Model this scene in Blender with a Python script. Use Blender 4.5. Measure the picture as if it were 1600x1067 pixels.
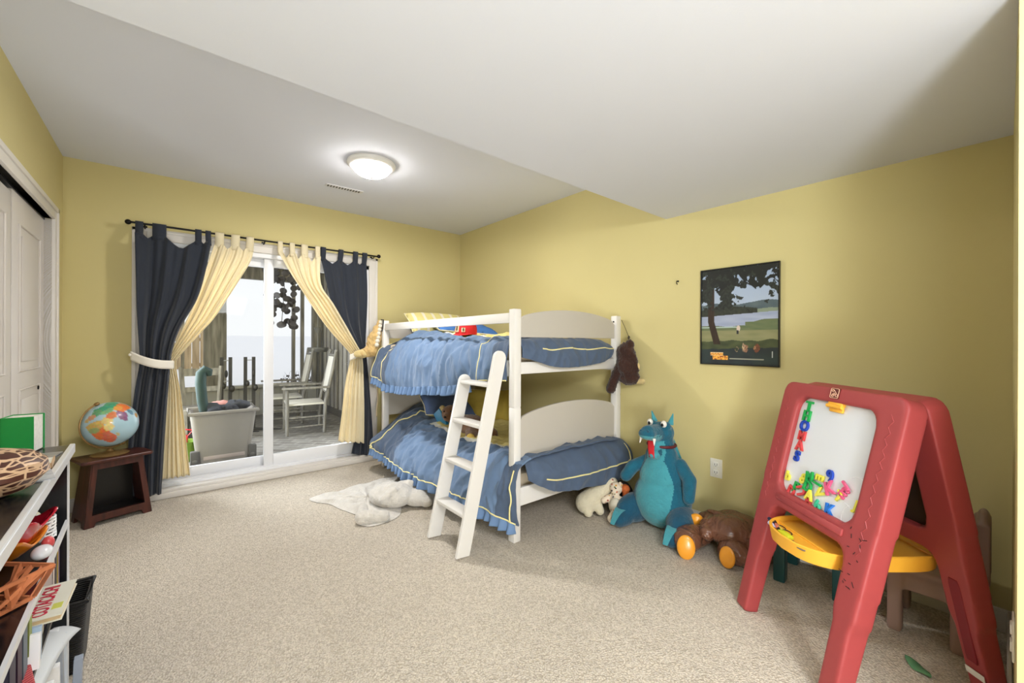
import bpy, bmesh, math, random
from mathutils import Vector, Matrix, Euler, noise
from math import sin, cos, pi, radians

# ------------------------------------------------------------------ camera, world, exposure
scene = bpy.context.scene
for o_ in list(bpy.data.objects):
    bpy.data.objects.remove(o_)
COL = scene.collection
CAM_H = 1.217
cam_data = bpy.data.cameras.new('camera')
cam_data.sensor_width = 36.0
cam_data.lens = 36.0 * 644.6 / 1600.0
cam_data.clip_start = 0.02
cam = bpy.data.objects.new('camera', cam_data)
COL.objects.link(cam)
cam.matrix_world = (Matrix.Translation((0, 0, CAM_H)) @ Matrix.Rotation(radians(-39.9), 4, 'Z')
                    @ Matrix.Rotation(radians(90), 4, 'X') @ Matrix.Rotation(radians(0.2), 4, 'Z'))
scene.camera = cam

world = bpy.data.worlds.new('overcast_sky')
scene.world = world
world.use_nodes = True
wn = world.node_tree
bg = wn.nodes['Background']
tc = wn.nodes.new('ShaderNodeTexCoord')
wnoise = wn.nodes.new('ShaderNodeTexNoise')
wnoise.inputs['Scale'].default_value = 1.4
wramp = wn.nodes.new('ShaderNodeValToRGB')
wramp.color_ramp.elements[0].color = (0.84, 0.85, 0.865, 1)
wramp.color_ramp.elements[1].color = (0.90, 0.905, 0.915, 1)
wn.links.new(tc.outputs['Generated'], wnoise.inputs['Vector'])
wn.links.new(wnoise.outputs['Fac'], wramp.inputs['Fac'])
wn.links.new(wramp.outputs['Color'], bg.inputs['Color'])
bg.inputs['Strength'].default_value = 1.15

LAMP_WARM = (1.0, 0.97, 0.93)
LAMP_STRENGTH = 52.0          # emission of the lamp glass bowls
def area_light(name, loc, target, sx, sy, power, colr):
    l = bpy.data.lights.new(name, 'AREA'); l.shape = 'RECTANGLE'; l.size = sx; l.size_y = sy; l.energy = power; l.color = colr
    o = bpy.data.objects.new(name, l); scene.collection.objects.link(o); o.location = loc
    o.rotation_euler = (Vector(target)-Vector(loc)).to_track_quat('-Z', 'Y').to_euler()
    return o
# added fill light from the hall behind the viewer, no real source there
area_light('hall_fill', (.55, -.9, 1.92), (2.6, 1.3, .9), 1.9, .35, 48, (.90, .95, 1.0))
# downward output of the ceiling lamp and of the added hall fill lamp
for nm_, lc_, pw__ in (('ceiling_lamp_output', (1.13, 2.94, 2.384), 22), ('hall_fill_lamp_output', (.35, -1.15, 1.972), 18)):
    al_ = area_light(nm_, lc_, (lc_[0], lc_[1], 0), .1, .1, pw__, (1.0, .97, .93)); al_.data.shape = 'DISK'
# open snowy yard to either side of the porch: soft sky light coming in through the patio door
area_light('yard_daylight_west', (-.85, 5.2, 1.35), (1.3, 3.2, 1.1), 1.3, 1.9, 165, (.90, .95, 1.0))
area_light('yard_daylight_east', (2.05, 5.0, 1.3), (.4, 3.2, 1.0), 1.0, 1.9, 70, (.90, .95, 1.0))
area_light('hall_ceiling_fill', (-.32, -1.0, .25), (1.3, 1.6, 2.5),  .4, 1.3, 80, (.88, .94, 1.0))  # added upward fill that brightens the ceiling
scene.view_settings.view_transform = 'Standard'
scene.view_settings.look = 'None'
scene.view_settings.exposure = 0.05
scene.view_settings.gamma = 1.0
scene.view_settings.use_curve_mapping = False

# ------------------------------------------------------------------ room dimensions
W, D, LX, YN = 2.712, 4.222, -0.562, -0.02
HC, HL = 2.5, 2.088
Y1, Y2 = 2.231, 1.546
YB = -2.4
random.seed(7)

# ------------------------------------------------------------------ materials
MATS = {}
def s2l(c):
    return tuple(((v/255.0)/12.92 if v/255.0 <= 0.04045 else ((v/255.0+0.055)/1.055)**2.4) for v in c)

def mat(name, rgb, rough=0.5, metal=0.0, bump=None, var=None, sheen=0.0, coat=0.0, emit=None, spec=0.5, sss=0.0):
    if name in MATS: return MATS[name]
    m = bpy.data.materials.new(name); MATS[name] = m
    m.use_nodes = True
    nt = m.node_tree; N = nt.nodes; L = nt.links
    b = N['Principled BSDF']
    col = s2l(rgb) + (1,)
    b.inputs['Base Color'].default_value = col
    b.inputs['Roughness'].default_value = rough
    b.inputs['Metallic'].default_value = metal
    b.inputs['Specular IOR Level'].default_value = spec
    if sheen: b.inputs['Sheen Weight'].default_value = sheen
    if coat: b.inputs['Coat Weight'].default_value = coat; b.inputs['Coat Roughness'].default_value = .12
    if sss: b.inputs['Subsurface Weight'].default_value = sss; b.inputs['Subsurface Scale'].default_value = .02
    if emit:
        b.inputs['Emission Color'].default_value = tuple(emit[0]) + (1,)
        b.inputs['Emission Strength'].default_value = emit[1]
    t = N.new('ShaderNodeTexCoord')
    if var:
        n = N.new('ShaderNodeTexNoise'); n.inputs['Scale'].default_value = var[0]; n.inputs['Detail'].default_value = 4
        L.new(t.outputs['Object'], n.inputs['Vector'])
        r = N.new('ShaderNodeMapRange'); r.inputs[1].default_value = .3; r.inputs[2].default_value = .7
        r.inputs[3].default_value = 1 - var[1]; r.inputs[4].default_value = 1 + var[1]*.6
        L.new(n.outputs['Fac'], r.inputs[0])
        mx = N.new('ShaderNodeVectorMath'); mx.operation = 'SCALE'
        mx.inputs[0].default_value = col[:3]
        L.new(r.outputs[0], mx.inputs['Scale']); L.new(mx.outputs[0], b.inputs['Base Color'])
    if bump:
        n = N.new('ShaderNodeTexNoise'); n.inputs['Scale'].default_value = bump[0]; n.inputs['Detail'].default_value = 5
        L.new(t.outputs['Object'], n.inputs['Vector'])
        bp = N.new('ShaderNodeBump'); bp.inputs['Strength'].default_value = bump[1]
        bp.inputs['Distance'].default_value = bump[2] if len(bump) > 2 else .004
        L.new(n.outputs['Fac'], bp.inputs['Height']); L.new(bp.outputs[0], b.inputs['Normal'])
    return m

def node_mat(name, rough=.5):
    m = bpy.data.materials.new(name); MATS[name] = m; m.use_nodes = True
    b = m.node_tree.nodes['Principled BSDF']; b.inputs['Roughness'].default_value = rough
    return m, m.node_tree.nodes, m.node_tree.links, b

wall_m = mat('yellow_wall_paint', (205, 192, 137), .75, bump=(220, .12, .002), var=(1.2, .03), spec=.25)
ceil_m = mat('white_ceiling_paint', (218, 220, 228), .85, bump=(160, .1, .002), spec=.2)
trim_m = mat('white_trim_paint', (214, 208, 200), .4)
panel_m = mat('greige_bed_panel', (188, 181, 170), .4)
bedw_m = mat('white_bed_paint', (222, 218, 212), .35)
vinyl_m = mat('white_vinyl_frame', (226, 226, 228), .35)
door_m = mat('white_closet_door', (206, 199, 192), .4)
black_m = mat('black_paint', (16, 16, 18), .35)
iron_m = mat('black_iron', (20, 18, 18), .4, metal=.6)
shelf_m = mat('black_laminate', (22, 23, 26), .22)
silver_m = mat('silver_edge_strip', (236, 238, 244), .28, metal=.35)

def carpet_material():
    m, N, L, b = node_mat('beige_loop_carpet', .95)
    t = N.new('ShaderNodeTexCoord')
    mp = N.new('ShaderNodeMapping'); mp.inputs['Rotation'].default_value = (0, 0, .785)
    L.new(t.outputs['Object'], mp.inputs[0])
    v = N.new('ShaderNodeTexVoronoi'); v.inputs['Scale'].default_value = 150
    L.new(mp.outputs[0], v.inputs['Vector'])
    n = N.new('ShaderNodeTexNoise'); n.inputs['Scale'].default_value = 70; n.inputs['Detail'].default_value = 3
    L.new(mp.outputs[0], n.inputs['Vector'])
    n2 = N.new('ShaderNodeTexNoise'); n2.inputs['Scale'].default_value = 1.3; n2.inputs['Detail'].default_value = 3
    L.new(t.outputs['Object'], n2.inputs['Vector'])
    r = N.new('ShaderNodeValToRGB')
    r.color_ramp.elements[0].position = 0; r.color_ramp.elements[0].color = s2l((230, 220, 206)) + (1,)
    r.color_ramp.elements[1].position = .75; r.color_ramp.elements[1].color = s2l((188, 177, 161)) + (1,)
    L.new(v.outputs['Distance'], r.inputs[0])
    r2 = N.new('ShaderNodeMapRange'); r2.inputs[1].default_value = .35; r2.inputs[2].default_value = .65
    r2.inputs[3].default_value = .88; r2.inputs[4].default_value = 1.06
    L.new(n.outputs['Fac'], r2.inputs[0])
    r3 = N.new('ShaderNodeMapRange'); r3.inputs[1].default_value = .3; r3.inputs[2].default_value = .7
    r3.inputs[3].default_value = .93; r3.inputs[4].default_value = 1.04
    L.new(n2.outputs['Fac'], r3.inputs[0])
    mu = N.new('ShaderNodeMath'); mu.operation = 'MULTIPLY'
    L.new(r2.outputs[0], mu.inputs[0]); L.new(r3.outputs[0], mu.inputs[1])
    s = N.new('ShaderNodeVectorMath'); s.operation = 'SCALE'
    L.new(r.outputs[0], s.inputs[0]); L.new(mu.outputs[0], s.inputs['Scale'])
    L.new(s.outputs[0], b.inputs['Base Color'])
    bp = N.new('ShaderNodeBump'); bp.inputs['Strength'].default_value = .8; bp.inputs['Distance'].default_value = .006
    bp.invert = True
    L.new(v.outputs['Distance'], bp.inputs['Height']); L.new(bp.outputs[0], b.inputs['Normal'])
    b.inputs['Specular IOR Level'].default_value = .1
    return m
carpet_m = carpet_material()

def wood_material(name, c0, c1, scale=(2, 2, 30), rough=.45, axis='X'):
    m, N, L, b = node_mat(name, rough)
    t = N.new('ShaderNodeTexCoord'); mp = N.new('ShaderNodeMapping'); mp.inputs['Scale'].default_value = scale
    L.new(t.outputs['Object'], mp.inputs[0])
    n = N.new('ShaderNodeTexNoise'); n.inputs['Scale'].default_value = 1.5; n.inputs['Detail'].default_value = 8
    L.new(mp.outputs[0], n.inputs['Vector'])
    r = N.new('ShaderNodeValToRGB')
    r.color_ramp.elements[0].position = .3; r.color_ramp.elements[0].color = s2l(c0) + (1,)
    r.color_ramp.elements[1].position = .7; r.color_ramp.elements[1].color = s2l(c1) + (1,)
    L.new(n.outputs['Fac'], r.inputs[0]); L.new(r.outputs[0], b.inputs['Base Color'])
    bp = N.new('ShaderNodeBump'); bp.inputs['Strength'].default_value = .15; bp.inputs['Distance'].default_value = .003
    L.new(n.outputs['Fac'], bp.inputs['Height']); L.new(bp.outputs[0], b.inputs['Normal'])
    return m
mahog_m = wood_material('dark_mahogany', (52, 24, 18), (88, 42, 32), (25, 25, 3), .35)
grey_wood_m = wood_material('weathered_grey_wood', (92, 88, 82), (160, 155, 146), (14, 14, 1.5), .8)
pale_wood_m = wood_material('weathered_rocker_wood', (98, 94, 88), (146, 142, 134), (20, 20, 4), .7)
fence_m = wood_material('tan_fence_board', (150, 128, 96), (200, 178, 142), (12, 12, 1.0), .85)

def attr_mat(name, rough=.5, coat=0, bump=None):
    m, N, L, b = node_mat(name, rough)
    a = N.new('ShaderNodeAttribute'); a.attribute_name = 'col'
    L.new(a.outputs['Color'], b.inputs['Base Color'])
    if coat: b.inputs['Coat Weight'].default_value = coat
    if bump:
        t = N.new('ShaderNodeTexCoord'); n = N.new('ShaderNodeTexNoise'); n.inputs['Scale'].default_value = bump[0]
        L.new(t.outputs['Object'], n.inputs['Vector'])
        bp = N.new('ShaderNodeBump'); bp.inputs['Strength'].default_value = bump[1]; bp.inputs['Distance'].default_value = .003
        L.new(n.outputs['Fac'], bp.inputs['Height']); L.new(bp.outputs[0], b.inputs['Normal'])
    return m

def glass_material():
    m = bpy.data.materials.new('clear_door_glass'); m.use_nodes = True
    N = m.node_tree.nodes; L = m.node_tree.links
    N.remove(N['Principled BSDF'])
    tr = N.new('ShaderNodeBsdfTransparent'); tr.inputs[0].default_value = (.96, .97, .97, 1)
    gl = N.new('ShaderNodeBsdfGlossy'); gl.inputs['Roughness'].default_value = .02
    fr = N.new('ShaderNodeFresnel'); fr.inputs['IOR'].default_value = 1.2
    mx = N.new('ShaderNodeMixShader')
    L.new(fr.outputs[0], mx.inputs[0]); L.new(tr.outputs[0], mx.inputs[1]); L.new(gl.outputs[0], mx.inputs[2])
    L.new(mx.outputs[0], N['Material Output'].inputs[0])
    return m
glass_m = glass_material()

# ------------------------------------------------------------------ mesh helpers
def rotm(rx=0, ry=0, rz=0):
    return Euler((rx, ry, rz)).to_matrix().to_4x4()

class MB:
    def __init__(s):
        s.bm = bmesh.new(); s.mi = 0
    def _fin(s, faces):
        for f in faces: f.material_index = s.mi
    def poly(s, pts):
        f = s.bm.faces.new([s.bm.verts.new(p) for p in pts]); s._fin([f]); return s
    def box(s, x0, x1, y0, y1, z0, z1, bev=0, M=None):
        c = Vector(((x0+x1)/2, (y0+y1)/2, (z0+z1)/2)); d = (abs(x1-x0), abs(y1-y0), abs(z1-z0))
        m = Matrix.Translation(c) @ Matrix.Diagonal((*d, 1))
        if M is not None: m = M @ m
        n0 = set(s.bm.faces)
        r = bmesh.ops.create_cube(s.bm, size=1, matrix=m)
        if bev:
            es = list({e for v in r['verts'] for e in v.link_edges})
            bmesh.ops.bevel(s.bm, geom=es, offset=bev, segments=2, affect='EDGES', profile=.5, clamp_overlap=True)
        s._fin([f for f in s.bm.faces if f not in n0])
        return s
    def bar(s, p0, p1, w, t, up=(0, 0, 1), bev=0):
        p0 = Vector(p0); p1 = Vector(p1); d = (p1-p0); L = d.length; d.normalize()
        u = Vector(up); sx = d.cross(u)
        if sx.length < 1e-4: sx = d.cross(Vector((1, 0, 0)))
        sx.normalize(); uy = sx.cross(d)
        M = Matrix((( sx.x, uy.x, d.x, (p0.x+p1.x)/2), (sx.y, uy.y, d.y, (p0.y+p1.y)/2), (sx.z, uy.z, d.z, (p0.z+p1.z)/2), (0, 0, 0, 1)))
        return s.box(-w/2, w/2, -t/2, t/2, -L/2, L/2, bev, M)
    def tube(s, pts, r, n=10, closed=False, caps=True):
        pts = [Vector(p) for p in pts]; k = len(pts)
        rs = r if isinstance(r, (list, tuple)) else [r]*k
        rings = []; ref = Vector((0, 0, 1)); prev = None
        for i, p in enumerate(pts):
            if closed: d = pts[(i+1) % k]-pts[i-1]
            elif i == 0: d = pts[1]-p
            elif i == k-1: d = p-pts[i-1]
            else: d = pts[i+1]-pts[i-1]
            d.normalize()
            if prev is None:
                a = ref if abs(d.dot(ref)) < .9 else Vector((1, 0, 0))
                x = d.cross(a).normalized()
            else:
                x = (prev - d*prev.dot(d)).normalized()
            prev = x; y = d.cross(x)
            rings.append([s.bm.verts.new(p+(x*cos(2*pi*j/n)+y*sin(2*pi*j/n))*rs[i]) for j in range(n)])
        fs = []
        for i in range(k if closed else k-1):
            a = rings[i]; b = rings[(i+1) % k]
            for j in range(n):
                fs.append(s.bm.faces.new((a[j], a[(j+1) % n], b[(j+1) % n], b[j])))
        if caps and not closed:
            fs.append(s.bm.faces.new(list(reversed(rings[0])))); fs.append(s.bm.faces.new(rings[-1]))
        s._fin(fs); return s
    def ell(s, c, r, rot=None, u=20, v=12):
        if not isinstance(r, (list, tuple)): r = (r, r, r)
        M = Matrix.Translation(c) @ (rot if rot is not None else Matrix.Identity(4)) @ Matrix.Diagonal((*r, 1))
        n0 = set(s.bm.faces)
        bmesh.ops.create_uvsphere(s.bm, u_segments=u, v_segments=v, radius=1, matrix=M)
        s._fin([f for f in s.bm.faces if f not in n0]); return s
    def caps(s, p0, p1, r0, r1, n=6):
        p0 = Vector(p0); p1 = Vector(p1)
        for i in range(n+1):
            t = i/n
            s.ell(p0.lerp(p1, t), r0+(r1-r0)*t, u=14, v=9)
        return s
    def cone(s, p0, p1, r0, r1=0.001, n=12):
        return s.tube([p0, p1], [r0, r1], n)
    def lathe(s, prof, c=(0, 0, 0), n=32, M=None):
        M = M or Matrix.Identity(4); c = Vector(c); rings = []
        for (r, z) in prof:
            rings.append([s.bm.verts.new(c + (M @ Vector((r*cos(2*pi*j/n), r*sin(2*pi*j/n), z)))) for j in range(n)])
        fs = []
        for a, b in zip(rings[:-1], rings[1:]):
            for j in range(n):
                fs.append(s.bm.faces.new((a[j], a[(j+1) % n], b[(j+1) % n], b[j])))
        if prof[0][0] > 1e-6: fs.append(s.bm.faces.new(list(reversed(rings[0]))))
        if prof[-1][0] > 1e-6: fs.append(s.bm.faces.new(rings[-1]))
        s._fin(fs); return s
    def prism(s, pts2, t0, t1, M=None):
        """polygon in local XY extruded z t0..t1, M places it"""
        M = M or Matrix.Identity(4)
        a = [s.bm.verts.new(M @ Vector((x, y, t0))) for x, y in pts2]
        b = [s.bm.verts.new(M @ Vector((x, y, t1))) for x, y in pts2]
        k = len(a); fs = [s.bm.faces.new(list(reversed(a))), s.bm.faces.new(b)]
        for i in range(k):
            fs.append(s.bm.faces.new((a[i], a[(i+1) % k], b[(i+1) % k], b[i])))
        s._fin(fs); return s
    def grid(s, fn, nu, nv, mi=None):
        vs = [[s.bm.verts.new(fn(i/nu, j/nv)) for i in range(nu+1)] for j in range(nv+1)]
        for j in range(nv):
            for i in range(nu):
                f = s.bm.faces.new((vs[j][i], vs[j][i+1], vs[j+1][i+1], vs[j+1][i]))
                f.material_index = mi((i+.5)/nu, (j+.5)/nv, f.calc_center_median()) if mi else s.mi
        return s
    def build(s, name, m, parent=None, smooth=True, local=False, bevel=0, subsurf=0, solid=0, recalc=True, angle=40):
        if recalc: bmesh.ops.recalc_face_normals(s.bm, faces=s.bm.faces)
        me = bpy.data.meshes.new(name)
        if parent is None:
            xs = [v.co for v in s.bm.verts]
            loc = Vector(((min(v.x for v in xs)+max(v.x for v in xs))/2, (min(v.y for v in xs)+max(v.y for v in xs))/2, min(v.z for v in xs)))
            inv = Matrix.Translation(-loc)
        else:
            loc = Vector((0, 0, 0)); inv = Matrix.Identity(4)
            if not local:
                Mw = Matrix.Identity(4); p = parent
                while p is not None:
                    Mw = p.matrix_basis @ Mw; p = p.parent
                inv = Mw.inverted()
        s.bm.transform(inv)
        s.bm.to_mesh(me); s.bm.free()
        for mm in (m if isinstance(m, (list, tuple)) else [m]): me.materials.append(mm)
        if smooth:
            me.polygons.foreach_set('use_smooth', [True]*len(me.polygons))
            me.set_sharp_from_angle(angle=radians(angle))
        o = bpy.data.objects.new(name, me); COL.objects.link(o)
        o.location = loc
        if parent is not None: o.parent = parent
        if bevel:
            b = o.modifiers.new('bevel', 'BEVEL'); b.width = bevel; b.segments = 2; b.limit_method = 'ANGLE'
        if solid:
            d = o.modifiers.new('solid', 'SOLIDIFY'); d.thickness = solid; d.offset = 0
        if subsurf:
            d = o.modifiers.new('sub', 'SUBSURF'); d.levels = subsurf; d.render_levels = subsurf
        return o

def bake_mods(o):
    dg = bpy.context.evaluated_depsgraph_get()
    dg.update()
    me = bpy.data.meshes.new_from_object(o.evaluated_get(dg))
    old = o.data; mats = [m for m in old.materials]
    o.modifiers.clear(); o.data = me
    me.name = o.name
    if not len(me.materials):
        for m in mats: me.materials.append(m)
    return o

def blob(mb, name, m, parent, voxel=.01, smooth=6, disp=None, matfn=None, local=False, factor=.5):
    """fuse overlapping volumes into one continuous soft skin"""
    o = mb.build(name, m, parent, local=local)
    r = o.modifiers.new('r', 'REMESH'); r.mode = 'VOXEL'; r.voxel_size = voxel
    sm = o.modifiers.new('s', 'SMOOTH'); sm.iterations = smooth; sm.factor = factor
    bake_mods(o)
    me = o.data
    me.polygons.foreach_set('use_smooth', [True]*len(me.polygons))
    if disp:
        for v in me.vertices: pass
        nr = [v.normal.copy() for v in me.vertices]
        for v, n_ in zip(me.vertices, nr):
            v.co += n_*disp(v.co)
    if matfn:
        while len(me.materials) < len(m if isinstance(m, (list, tuple)) else [m]):
            me.materials.append(m[len(me.materials)])
        for p in me.polygons: p.material_index = matfn(p.center, p.normal)
    return o

def tag(o, label=None, cat=None, group=None, kind=None):
    if label: o['label'] = label
    if cat: o['category'] = cat
    if group: o['group'] = group
    if kind: o['kind'] = kind
    return o

def thing(name, label, cat, loc=(0, 0, 0), rz=0, group=None):
    o = bpy.data.objects.new(name, None); COL.objects.link(o)
    o.location = loc; o.rotation_euler = (0, 0, rz); o.empty_display_size = .05
    return tag(o, label, cat, group)

def struct(mb, name, m, parent=None, **k):
    o = mb.build(name, m, parent, **k)
    if parent is None: o['kind'] = 'structure'
    return o

def dup(root, loc=None, rz=None, label=None, group=None, rot=None):
    r = root.copy(); COL.objects.link(r)
    if loc is not None: r.location = loc
    if rz is not None: r.rotation_euler = (0, 0, rz)
    if label: r['label'] = label
    if group: r['group'] = group
    for ch in list(root.children):
        c = ch.copy(); COL.objects.link(c); c.parent = r
        for g in list(ch.children):
            d = g.copy(); COL.objects.link(d); d.parent = c
    return r

def smoothstep(t): t = max(0, min(1, t)); return t*t*(3-2*t)
def catmull(pts, t):
    n = len(pts)-1; x = max(0, min(.999999, t))*n; i = int(x); f = x-i
    p = [Vector(pts[max(0, i-1)]), Vector(pts[i]), Vector(pts[min(n, i+1)]), Vector(pts[min(n, i+2)])]
    return .5*((2*p[1])+(-p[0]+p[2])*f+(2*p[0]-5*p[1]+4*p[2]-p[3])*f*f+(-p[0]+3*p[1]-3*p[2]+p[3])*f**3)
def lin(pts, t):
    n = len(pts)-1; x = max(0, min(.999999, t))*n; i = int(x); f = x-i
    return Vector(pts[i]).lerp(Vector(pts[i+1]), f)
def nz(x, y=0, z=0): return noise.noise(Vector((x, y, z)))
def fbm(x, y=0, z=0, o=4): return noise.fractal(Vector((x, y, z)), 1.0, 2.0, o)
# ================================================================== ROOM SHELL
OX0, OX1, OZ = -0.12, 1.60, 1.99           # patio door opening
CY0, CY1, CZ = 2.30, 3.88, 1.985           # closet opening
fl = MB().box(LX-.8, W+.15, YB-.1, D+.16, -.12, 0)
struct(fl, 'floor', carpet_m, smooth=False)
w = MB()
w.box(LX-.8, OX0, D, D+.16, 0, HC+.1).box(OX1, W+.15, D, D+.16, 0, HC+.1).box(OX0, OX1, D, D+.16, OZ, HC+.1)
struct(w, 'wall_back', wall_m, smooth=False)
struct(MB().box(W, W+.15, YB-.1, D, 0, HC+.1), 'wall_right', wall_m, smooth=False)
w = MB()
w.box(LX-.12, LX, YB-.1, CY0, 0, HC+.1).box(LX-.12, LX, CY1, D, 0, HC+.1).box(LX-.12, LX, CY0, CY1, CZ, HC+.1)
struct(w, 'wall_left', wall_m, smooth=False)
w = MB()
w.box(1.60, W, YN-.12, YN, 0, HL)
struct(w, 'wall_near', wall_m, smooth=False)
struct(MB().box(LX, W, YB-.1, YB, 0, HL+.1), 'wall_hall', wall_m, smooth=False)
w = MB()
w.box(LX-.8, LX-.7, CY0-.1, D, 0, HL+.1).box(LX-.7, LX-.12, CY0-.1, CY0-.02, 0, HL+.1)
struct(w, 'wall_closet', door_m, smooth=False)
c = MB()
prof = [(YB-.1, HL), (Y2, HL), (Y1, HC), (D, HC), (D, HC+.12), (Y1-.05, HC+.12), (Y2-.05, HL+.12), (YB-.1, HL+.12)]
M = Matrix(((0, 0, 1, 0), (1, 0, 0, 0), (0, 1, 0, 0), (0, 0, 0, 1)))
c.prism(prof, LX-.8, W+.15, M)
struct(c, 'ceiling', ceil_m, smooth=False)

def base(name, x0, x1, y0, y1):
    struct(MB().box(x0, x1, y0, y1, 0.001, .085, .003).box(x0 + (.003 if x1-x0 < .05 else 0), x1 - (.003 if x1-x0 < .05 else 0),
           y0 + (.003 if y1-y0 < .05 else 0), y1 - (.003 if y1-y0 < .05 else 0), .08, .098, .002), name, trim_m)
base('baseboard_right', W-.014, W, YN, D)
base('baseboard_back_right', OX1+.09, W-.014, D-.014, D)
base('baseboard_back_left', LX, OX0-.09, D-.014, D)
base('baseboard_left', LX, LX+.014, CY1+.08, D-.014)
base('baseboard_near', 1.60, W-.014, YN, YN+.014)

# ---- closet casing and sliding doors
t = MB()
t.box(LX-.12, LX+.016, CY1, CY1+.07, 0, CZ+.075, .004).box(LX-.12, LX+.016, CY0-.07, CY0, 0, CZ+.075, .004)
t.box(LX-.12, LX+.016, CY0, CY1, CZ, CZ+.075, .004)
t.box(LX+.010, LX+.024, CY1+.045, CY1+.07, 0, CZ+.078, .003).box(LX+.010, LX+.024, CY0-.07, CY1+.07, CZ+.05, CZ+.078, .003)
struct(t, 'trim_1', trim_m)
def closet_door(n, y0, y1, x, z1):
    d = MB(); d.box(x-.03, x, y0, y1, .015, z1, .002)
    o = d.build('door_%d' % n, door_m); o['kind'] = 'structure'
    p = MB()
    for (a, b) in ((.22, .95), (1.05, 1.82)):
        ya, yb = y0+.12, y1-.12
        p.tube([(x, ya, a), (x, yb, a), (x, yb, b), (x, ya, b)], .008, 6, closed=True)
        p.box(x-.002, x+.006, ya+.05, yb-.05, a+.05, b-.05, .004)
    p.build('door_panel_moulding', door_m, o)
    return o
closet_door(2, 2.32, 3.17, LX-.035, 1.955)
od = closet_door(3, 3.19, 3.88, LX-.035, 1.975)
MB().lathe([(0, 0), (.012, 0), (.012, .004), (.008, .006), (0, .006)], (LX-.035, 3.74, .93), 14, rotm(0, pi/2, 0)).build('finger_pull', iron_m, od)
struct(MB().box(LX-.10, LX-.03, CY0, CY1, CZ-.012, CZ, 0), 'trim_2', black_m, smooth=False)

# ---- patio door
dk = MB()
YF = D - .012
dk.box(OX0-.075, OX0, YF, D+.0, 0, OZ+.075, .004).box(OX1, OX1+.075, YF, D, 0, OZ+.075, .004)
dk.box(OX0, OX1, YF, D, OZ, OZ+.075, .004)
dk.box(OX0-.085, OX0-.06, YF-.008, YF+.004, 0, OZ+.083, .003).box(OX1+.06, OX1+.085, YF-.008, YF+.004, 0, OZ+.083, .003)
dk.box(OX0-.085, OX1+.085, YF-.008, YF+.004, OZ+.058, OZ+.083, .003)
struct(dk, 'trim_3', trim_m)
th = MB()
th.box(OX0-.06, OX1+.05, D-.10, D, .002, .045, .004).box(OX0-.06, OX1+.05, D-.075, D, .04, .066, .006)
struct(th, 'trim_4', trim_m)
fr = MB()
fr.box(OX0, OX0+.035, D, D+.14, .066, OZ, .003).box(OX1-.035, OX1, D, D+.14, .066, OZ, .003)
fr.box(OX0, OX1, D, D+.14, OZ-.04, OZ, .003).box(OX0, OX1, D, D+.14, .03, .085, .004)
fr.box(OX0, OX1, D+.03, D+.036, .085, .10).box(OX0, OX1, D+.075, D+.081, .085, .10)
of = struct(fr, 'door_1', vinyl_m)
def sash(name, x0, x1, y, st, rb):
    s = MB(); t_ = .035
    s.box(x0, x0+st, y-t_/2, y+t_/2, .09, OZ-.04, .004).box(x1-st, x1, y-t_/2, y+t_/2, .09, OZ-.04, .004)
    s.box(x0+st, x1-st, y-t_/2, y+t_/2, .09, .09+rb, .004).box(x0+st, x1-st, y-t_/2, y+t_/2, OZ-.04-.07, OZ-.04, .004)
    o = s.build(name, vinyl_m, of)
    MB().box(x0+st-.005, x1-st+.005, y-.003, y+.003, .09+rb-.005, OZ-.04-.065).build('glass_pane', glass_m, o, smooth=False)
    return o
sash('fixed_panel', OX0+.035, .73, D+.10, .05, .085)
s2 = sash('sliding_panel', .665, OX1-.035, D+.045, .075, .10)
MB().box(1.50, 1.52, D+.005, D+.03, .9, 1.12, .006).build('door_handle', vinyl_m, s2)

# ---- outlets, switch, hook
def outlet(name, label, loc, face):
    o = thing(name, label, 'outlet', loc, face)
    MB().box(-.038, .038, 0, .006, -.06, .06, .003).build('cover_plate', mat('outlet_plate', (232, 228, 216), .35), o, local=True)
    for z in (-.025, .025):
        r = MB().box(-.017, .017, .004, .010, z-.015, z+.015, .004).build('receptacle', mat('outlet_white', (240, 238, 230), .3), o, local=True)
        MB().box(-.009, -.006, .009, .0105, z-.006, z+.007).box(.005, .008, .009, .0105, z-.006, z+.006).box(-.002, .002, .009, .0105, z-.012, z-.008).build('slot', black_m, r, local=True)
    MB().lathe([(0, 0), (.003, 0), (.003, .0015), (0, .002)], (0, .0055, 0), 10, rotm(-pi/2, 0, 0)).build('screw', silver_m, o, local=True)
    return o
outlet('wall_outlet', 'white double electrical outlet low on the yellow right wall above the brown bear beanbag', (W, 1.19, .408), pi/2)
outlet('wall_outlet', 'white outlet plate on the nearest wall edge beside the red easel', (1.90, YN, .36), 0)
hk = MB(); hk.tube([(W+.004, 1.452, 1.637), (W-.022, 1.452, 1.637)], .0025, 8).tube([(W-.02, 1.452, 1.637), (W-.026, 1.452, 1.628), (W-.022, 1.452, 1.618), (W-.012, 1.452, 1.616)], .003, 8).ell((W-.004, 1.452, 1.637), .006)
tag(hk.build('wall_hook', iron_m), 'small dark nail hook on the bare yellow wall left of the framed poster', 'hook')

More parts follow.
